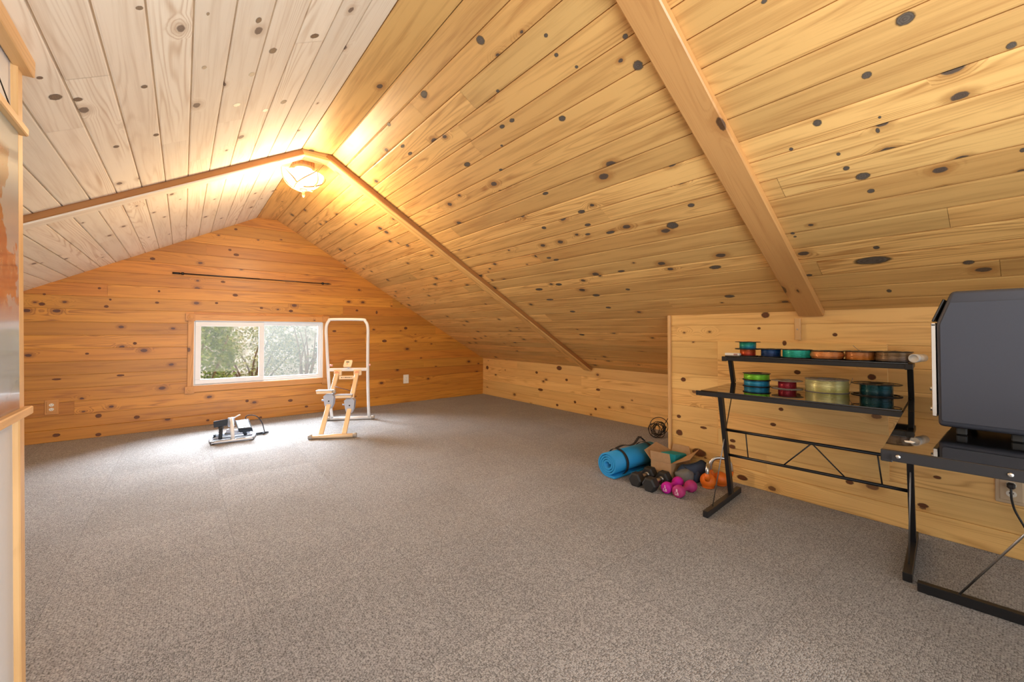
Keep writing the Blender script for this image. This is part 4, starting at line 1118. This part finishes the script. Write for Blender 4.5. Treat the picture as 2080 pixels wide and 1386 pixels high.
def footbar(y, x0, x1, mt):
    f_ = MB().cyl(cl(x0, y, .021), cl(x1, y, .021), .0205, 16).build('foot_tube', mt, t)
    for s, x in ((-1, x0), (1, x1)):
        MB().cyl(cl(x, y, .0225), cl(x + s * .035, y, .0225), .0225, 16).build('end_cap', M_CAP, f_)
footbar(.87, -.235, .235, M_TUBE); footbar(0, -.19, .19, M_CREAM)
yc = yt(.612)
MB().bar(cl(-.226, yc, .612), cl(.206, yc, .612), .03, .034, bev=.004).build('crossbar', M_TUBE, t)
rails = {}
for x0, x1 in ((-.112, -.118), (.106, .100)):
    MB().bar(cl(x0, .0, .035), cl(x1, yc - .02, .60), .028, .044, G1, .004).build('slide_rail', M_CREAM, t)
    kb = MB().cyl(cl(x1, yc - .045, .578), cl(x1, yc - .072, .578), .022, 18).build('knob', M_KNOB, t)
    sp_ = MB().bar(cl(x1, yc - .01, .545), cl(x1, yc - .01, .612), .085, .03, G2, .006).build('joint_plate', M_CREAM, t)
m = MB(); m.bar(cl(-.09, yc - .075, .528), cl(.08, yc - .075, .528), .012, .04, bev=.003)
pl = m.build('cross_plate', M_CREAM, t)
m = MB()
for x, w in ((-.060, .012), (-.042, .006), (-.022, .014), (-.004, .012), (.012, .010), (.028, .012), (.046, .006)):
    m.box((0, 0, 0), (w, .001, .008), frame(cl(x, yc - .0815, .528), G1, G2, (0, 0, 1)))
m.build('lettering', M_DARK, pl)
def rail_pt(side, z):
    f = (z - .035) / (.60 - .035); x0, x1 = ((-.112, -.118), (.106, .100))[side]
    return x0 + (x1 - x0) * f, (yc - .02) * f
for side, z, px0, px1, pz in ((0, .315, -.235, -.075, .415), (1, .272, -.035, .130, .372)):
    x, y = rail_pt(side, z)
    m = MB(); Mx = frame(cl(x, y - .012, z), G1, G2, (0, 0, 1))
    m.prism([(-.052, .055), (-.03, .075), (.035, .075), (.052, .05), (.045, -.03), (.026, -.075), (-.026, -.075), (-.04, -.03)], -.045, .045, Mx @ Matrix.Rotation(PI / 2, 4, 'X'))
    b_ = m.build('slide_bracket', M_BRK, t)
    MB().cyl(cl(x + .004, y - .058, z + .005), cl(x + .004, y - .064, z + .005), .007, 12).build('bolt', M_DARK, b_)
    MB().cyl(cl(x - .075, y - .02, z + .01), cl(x - .04, y - .02, z + .01), .009, 12).build('lock_pin', M_BRK, b_)
    pd = MB().bar(cl(px0, y - .03, pz), cl(px1, y - .03, pz), .085, .032, bev=.008).build('pedal', M_CREAM, t)
    MB().bar(cl(px0 - .004, y - .03, pz + .017), cl(px1 + .004, y - .03, pz + .017), .088, .006, bev=.002).build('pedal_tread', M_BRK, pd)
    MB().cyl(cl((px1 if side == 0 else px0) - .002, y - .03, pz), cl((px1 if side == 0 else px0) + .024, y - .03, pz), .020, 14).build('pedal_end', M_CAP, pd)
x0, y0 = rail_pt(0, .44); x1, y1 = rail_pt(1, .40)
MB().tube([cl(x0 + .02, y0 - .03, .45), cl(x1 - .02, y1 - .03, .405)], .004, 8).build('link_cord', mat('plum_cord', (.10, .05, .07), .6), t)
m = MB(); Mx = frame(cl(-.005, yc - .03, .682), G1, (V((0, 0, 1)) * .9 + G2 * .4).normalized(), -(G2 * .9 - V((0, 0, 1)) * .4).normalized())
m.prism([(-.046, -.030), (-.042, -.042), (.028, -.042), (.040, -.034), (.05, .028), (.046, .040), (-.026, .040), (-.036, .034)], -.012, .012, Mx)
mo = m.build('monitor', M_CREAM, t)
MB().box((.0, .016, .0125), (.034, .010, .002), Mx).build('display', M_DARK, mo)
MB().box((-.004, -.006, .0125), (.018, .014, .003), Mx, .002).build('button', M_KNOB, mo)
MB().bar(cl(-.002, yc, .62), cl(-.002, yc - .02, .655), .018, .02, G2, .003).build('monitor_stem', M_BRK, t)
for x in (-.205, .226):
    MB().cyl(cl(x, yt(.665) - .0, .664), cl(x + .028 * (1 if x < 0 else .6), yt(.665), .664), .013, 12).build('clamp_knob', mat('pink_knob', (.85, .45, .42), .45), t)

# ------------------------------------------------------------------ mini stepper
M_SGR = mat('silver_grey_enamel', (.50, .54, .62), .35, .3)
M_SDK = mat('slate_plastic', (.035, .042, .055), .75, 0., .25)
t = thing('mini_stepper', 'compact grey step machine with black pedals on the carpet below the window', 'exercise machine', (.39, 4.92, 0))
def rr_loop(pts, r): return spline(pts, 5, True)
fl_ = [(.225, 4.775, .016), (.245, 4.752, .016), (.51, 4.735, .016), (.54, 4.752, .016), (.572, 4.87, .016), (.575, 4.90, .016), (.55, 5.03, .016), (.52, 5.06, .016), (.27, 5.085, .016), (.24, 5.07, .016), (.222, 4.95, .016)]
m = MB(); m.tube(rr_loop(fl_, 0), .014, 12, True)
m.tube([(.24, 4.92, .016), (.57, 4.90, .016)], .012, 10); m.tube([(.385, 4.745, .016), (.40, 5.07, .016)], .012, 10)
m.build('base_frame', M_SGR, t)
for p_ in ((.232, 4.76, 0), (.535, 4.745, 0), (.25, 5.075, 0), (.56, 5.02, 0)):
    MB().cyl(p_, (p_[0], p_[1], .03), .019, 14).build('rubber_foot', M_RUB, t)
m = MB(); m.tube([(.389, 4.80, .016), (.386, 4.85, .10), (.383, 4.91, .205)], .017, 14); m.build('center_post', M_TUBE, t)
m = MB(); m.bar((.383, 4.905, .12), (.383, 4.925, .207), .048, .05, G2, .006); m.build('post_head', M_BRK, t)
def slab(m, tl, tr, br, bl, th_):
    P = [V(tl), V(tr), V(br), V(bl)]; n = (P[1] - P[0]).cross(P[3] - P[0]).normalized()
    if n.z > 0: n = -n
    ins = [p * .92 + sum(P, V()) * .02 for p in P]
    vs = [p for p in P] + [p + n * th_ * .45 for p in P] + [p + n * th_ for p in ins]
    fs = [(0, 1, 2, 3), (11, 10, 9, 8)]
    for k in (0, 4):
        for i in range(4): fs.append((k + i, k + 4 + i, k + 4 + (i + 1) % 4, k + (i + 1) % 4))
    m.mesh(vs, fs); return m
TL, TR, BR, BL = (.418, 4.945, .168), (.522, 4.885, .184), (.534, 4.722, .119), (.428, 4.800, .106)
p1 = slab(MB(), TL, TR, BR, BL, .05).build('pedal', M_SDK, t)
def shrink(k, lift):
    P = [V(q) for q in (TL, TR, BR, BL)]; c = sum(P, V()) / 4; n = (P[3] - P[0]).cross(P[1] - P[0]).normalized()
    n = n if n.z > 0 else -n
    return [c + (q - c) * k + n * lift for q in P]
def treadm():
    t_ = NT('pedal_tread_pattern'); x, y, z = t_.sep(t_.n('ShaderNodeTexCoord').outputs['Object'])
    s = t_.math('SINE', t_.math('MULTIPLY', t_.math('ADD', t_.math('MULTIPLY', y, 1.), t_.math('MULTIPLY', t_.noise(t_.xyz(x, y, z), 14., 2.), .05)), 260.))
    t_.bsdf(t_.mix(t_.step(s, -.2, .4), (.55, .58, .62), (.24, .30, .34)), .5, bump=s, bstr=.4, bdist=.002); return t_.m
MT = treadm()
m = MB(); s4 = shrink(.86, .003); s0 = shrink(.86, -.004); m.mesh(s0 + s4, [(4, 5, 6, 7), (0, 1, 5, 4), (1, 2, 6, 5), (2, 3, 7, 6), (3, 0, 4, 7)]); m.build('tread', MT, p1)
p2 = slab(MB(), (.252, 5.06, .163), (.352, 5.03, .170), (.350, 4.865, .206), (.238, 4.885, .192), .06).build('pedal', M_SDK, t)
for a_, b_ in (((.30, 4.90, .125), (.29, 4.82, .03)), ((.48, 4.83, .085), (.50, 4.90, .03))):
    c_ = MB().cyl(a_, b_, .016, 14).build('damper', M_SDK, t)
    MB().cyl(a_, V(a_) + (V(a_) - V(b_)) * .35, .008, 10).build('damper_rod', M_STEEL, c_)
MB().cyl((.285, 4.90, .125), (.315, 4.89, .125), .022, 16).build('pivot', M_BLACKP, t)
MB().cyl((.33, 4.88, .06), (.47, 4.84, .075), .011, 12).build('axle', M_STEEL, t)
m = MB(); m.bar((.345, 4.88, .088), (.44, 4.85, .072), .05, .03, bev=.004); m.build('rocker_arm', M_BRK, t)
m = MB(); m.tube([(.402, 4.91, .200), (.452, 4.88, .232)], .006, 10); m.build('adjust_lever', M_TUBE, t)
m = MB(); m.tube(spline([(.500, 4.90, .165), (.505, 4.90, .205), (.545, 4.885, .214), (.60, 4.90, .190), (.645, 4.925, .12), (.665, 4.945, .05), (.672, 4.95, .016)], 8), .0045, 8); m.build('resistance_cord', M_SDK, t)
m = MB(); m.tube([(.572, 4.905, .013), (.60, 4.912, .014), (.67, 4.925, .014), (.705, 4.93, .012)], .012, 12, rr=[.010, .0125, .0125, .009]); m.tube([(.655, 4.905, .018), (.662, 4.89, .012)], .01, 10); m.build('grip', M_SDK, t)

# ------------------------------------------------------------------ outdoors seen through the window
def ground_mat():
    t_ = NT('dry_hillside'); tc = t_.n('ShaderNodeTexCoord').outputs['Object']
    n = t_.noise(tc, 1.7, 5., .65); n2 = t_.noise(tc, 9., 4., .7)
    c = t_.mix(t_.step(n, .38, .6), (.34, .30, .20), (.66, .58, .50)); c = t_.mix(t_.step(n2, .52, .66), c, (.16, .20, .07))
    t_.bsdf(c, .9, 0., .1, bump=n2, bstr=.8, bdist=.1); return t_.m
m = MB(); nx, ny = 30, 22; vs, fs = [], []
for j in range(ny + 1):
    for i in range(nx + 1):
        x = -10 + 26 * i / nx; y = 7.2 + 14 * j / ny
        z = -2.6 + .56 * (y - 7.2) + .35 * mnoise.noise(V((x * .5, y * .5, 0)))
        vs.append((x, y, z))
for j in range(ny):
    for i in range(nx): fs.append((j * (nx + 1) + i, j * (nx + 1) + i + 1, (j + 1) * (nx + 1) + i + 1, (j + 1) * (nx + 1) + i))
m.mesh(vs, fs, True)
tag(m.build('hillside', ground_mat(), rec=False), 'dry pale hillside rising outside the window', 'hillside', kind='structure')
def leaf_mat(name, a, b):
    t_ = NT(name); tc = t_.n('ShaderNodeTexCoord').outputs['Object']
    n = t_.noise(tc, 9., 2.); c = t_.mix(t_.step(n, .35, .65), a, b)
    p_ = t_.bsdf(c, .5, 0., .4)
    return t_.m
def bush(label, c, s, n, lm, seed, lsz=.07):
    r_ = random.Random(seed); c = V(c)
    t_ = thing('bush', label, 'bush', (c.x, c.y, c.z - s[2] - .3))
    m_ = MB()
    for k in range(n):
        while True:
            p = V((r_.uniform(-1, 1), r_.uniform(-1, 1), r_.uniform(-1, 1)))
            if p.length < 1 and (p.length > .35) and mnoise.noise(p * 2.3 + V((seed, 0, 0))) > -.18: break
        q = c + V((p.x * s[0], p.y * s[1], p.z * s[2]))
        a = V((r_.gauss(0, 1), r_.gauss(0, 1), r_.gauss(0, .6))).normalized(); b = a.cross(V((r_.gauss(0, 1), r_.gauss(0, 1), r_.gauss(0, 1)))).normalized()
        L = lsz * r_.uniform(.6, 1.3); w = L * .42
        m_.face([q, q + a * L * .5 + b * w, q + a * L, q + a * L * .5 - b * w])
    o = m_.build('leaves', lm, t_, rec=False); tag(o, kind='stuff')
    m_ = MB()
    for k in range(7):
        e = c + V((r_.uniform(-.8, .8) * s[0], r_.uniform(-.7, .7) * s[1], r_.uniform(-.2, .8) * s[2]))
        b0 = V((c.x, c.y, c.z - s[2] - .3)); m_.tube(spline([b0, b0.lerp(e, .5) + V((r_.uniform(-.1, .1), 0, .1)), e], 5), .02, 6, rr=[.03 - .0022 * i for i in range(11)])
    m_.build('stems', mat('bark', (.12, .08, .05), .9), t_)
LG = leaf_mat('leaf_green', (.05, .10, .02), (.16, .24, .05)); LY = leaf_mat('leaf_olive', (.16, .20, .06), (.36, .36, .14)); LD = leaf_mat('leaf_dark', (.03, .05, .015), (.08, .11, .03))
bush('dense green leafy bush filling the left window pane', (.16, 9.2, .72), (.66, .55, 1.0), 6500, LG, 1, .05)
bush('olive yellow bush low behind the left window pane', (1.2, 10.8, .75), (1.1, .6, .9), 4200, LY, 2, .055)
bush('sparse dark twiggy shrub behind the screened right pane', (1.95, 9.3, .8), (.95, .5, .9), 620, LD, 3, .05)

# ------------------------------------------------------------------ light
w = bpy.data.worlds.new('sky'); sc.world = w; w.use_nodes = True
nt = w.node_tree; nt.nodes.clear()
bg = nt.nodes.new('ShaderNodeBackground'); wo = nt.nodes.new('ShaderNodeOutputWorld')
bg.inputs[0].default_value = (.92, .96, 1.0, 1); bg.inputs[1].default_value = 1.0
nt.links.new(bg.outputs[0], wo.inputs[0])
def light(name, typ, loc, energy, col, rot=None, **kw):
    l = bpy.data.lights.new(name, typ); l.energy = energy; l.color = col
    for k, v in kw.items(): setattr(l, k, v)
    o = bpy.data.objects.new(name, l); COL.objects.link(o); o.location = V(loc)
    if rot is not None: o.rotation_euler = rot
    return o
def aim(o, to):
    o.rotation_euler = (V(to) - o.location).to_track_quat('-Z', 'Y').to_euler()
s = light('sun', 'SUN', (-6, 3, 8), 2.4, (1., .94, .84), angle=.01); aim(s, V((-6, 3, 8)) + V((.8, .12, -.62)))
a = light('window_daylight', 'AREA', (.77, D + 1.45, 1.75), 1150., (.82, .91, 1.), shape='RECTANGLE', size=1.9, size_y=1.2); aim(a, (.55, 3.5, .2))
light('lamp_bulb', 'POINT', (LC.x, LC.y, 2.335), 2., (1., .70, .38), shadow_soft_size=.05)
light('lamp_downlight_fill', 'POINT', (LC.x, LC.y, 2.04), 44., (1., .72, .42), shadow_soft_size=.12)  # unseen point light added under the finial to boost the lamp's downlight
a = light('loft_end_fill', 'AREA', (.3, Y0 - .05, .75), 100., (.93, .96, 1.), shape='RECTANGLE', size=3.2, size_y=1.5); aim(a, (-1.7, .6, 2.0))  # unseen fill light added behind the camera, no window modelled there

# ------------------------------------------------------------------ camera
cam = bpy.data.cameras.new('camera'); co = bpy.data.objects.new('camera', cam); COL.objects.link(co)
cam.sensor_fit = 'HORIZONTAL'; cam.sensor_width = 36.; cam.lens = 839.21 / 2080 * 36
cam.shift_y = (659.754 - 693.) / 2080; cam.shift_x = 0
cam.clip_start = .02
co.location = CAM
yaw, pitch = math.radians(38.545), math.radians(1.002)
F = V((math.sin(yaw) * math.cos(pitch), math.cos(yaw) * math.cos(pitch), math.sin(pitch)))
co.rotation_euler = F.to_track_quat('-Z', 'Y').to_euler()
sc.camera = co
sc.view_settings.view_transform = 'Standard'; sc.view_settings.look = 'None'; sc.view_settings.gamma = 1.; sc.view_settings.exposure = .45
sc.view_settings.use_curve_mapping = False
sc.cycles.use_denoising = True
sc.cycles.max_bounces = 10; sc.cycles.diffuse_bounces = 6; sc.cycles.transparent_max_bounces = 12
sc.cycles.sample_clamp_indirect = 6.
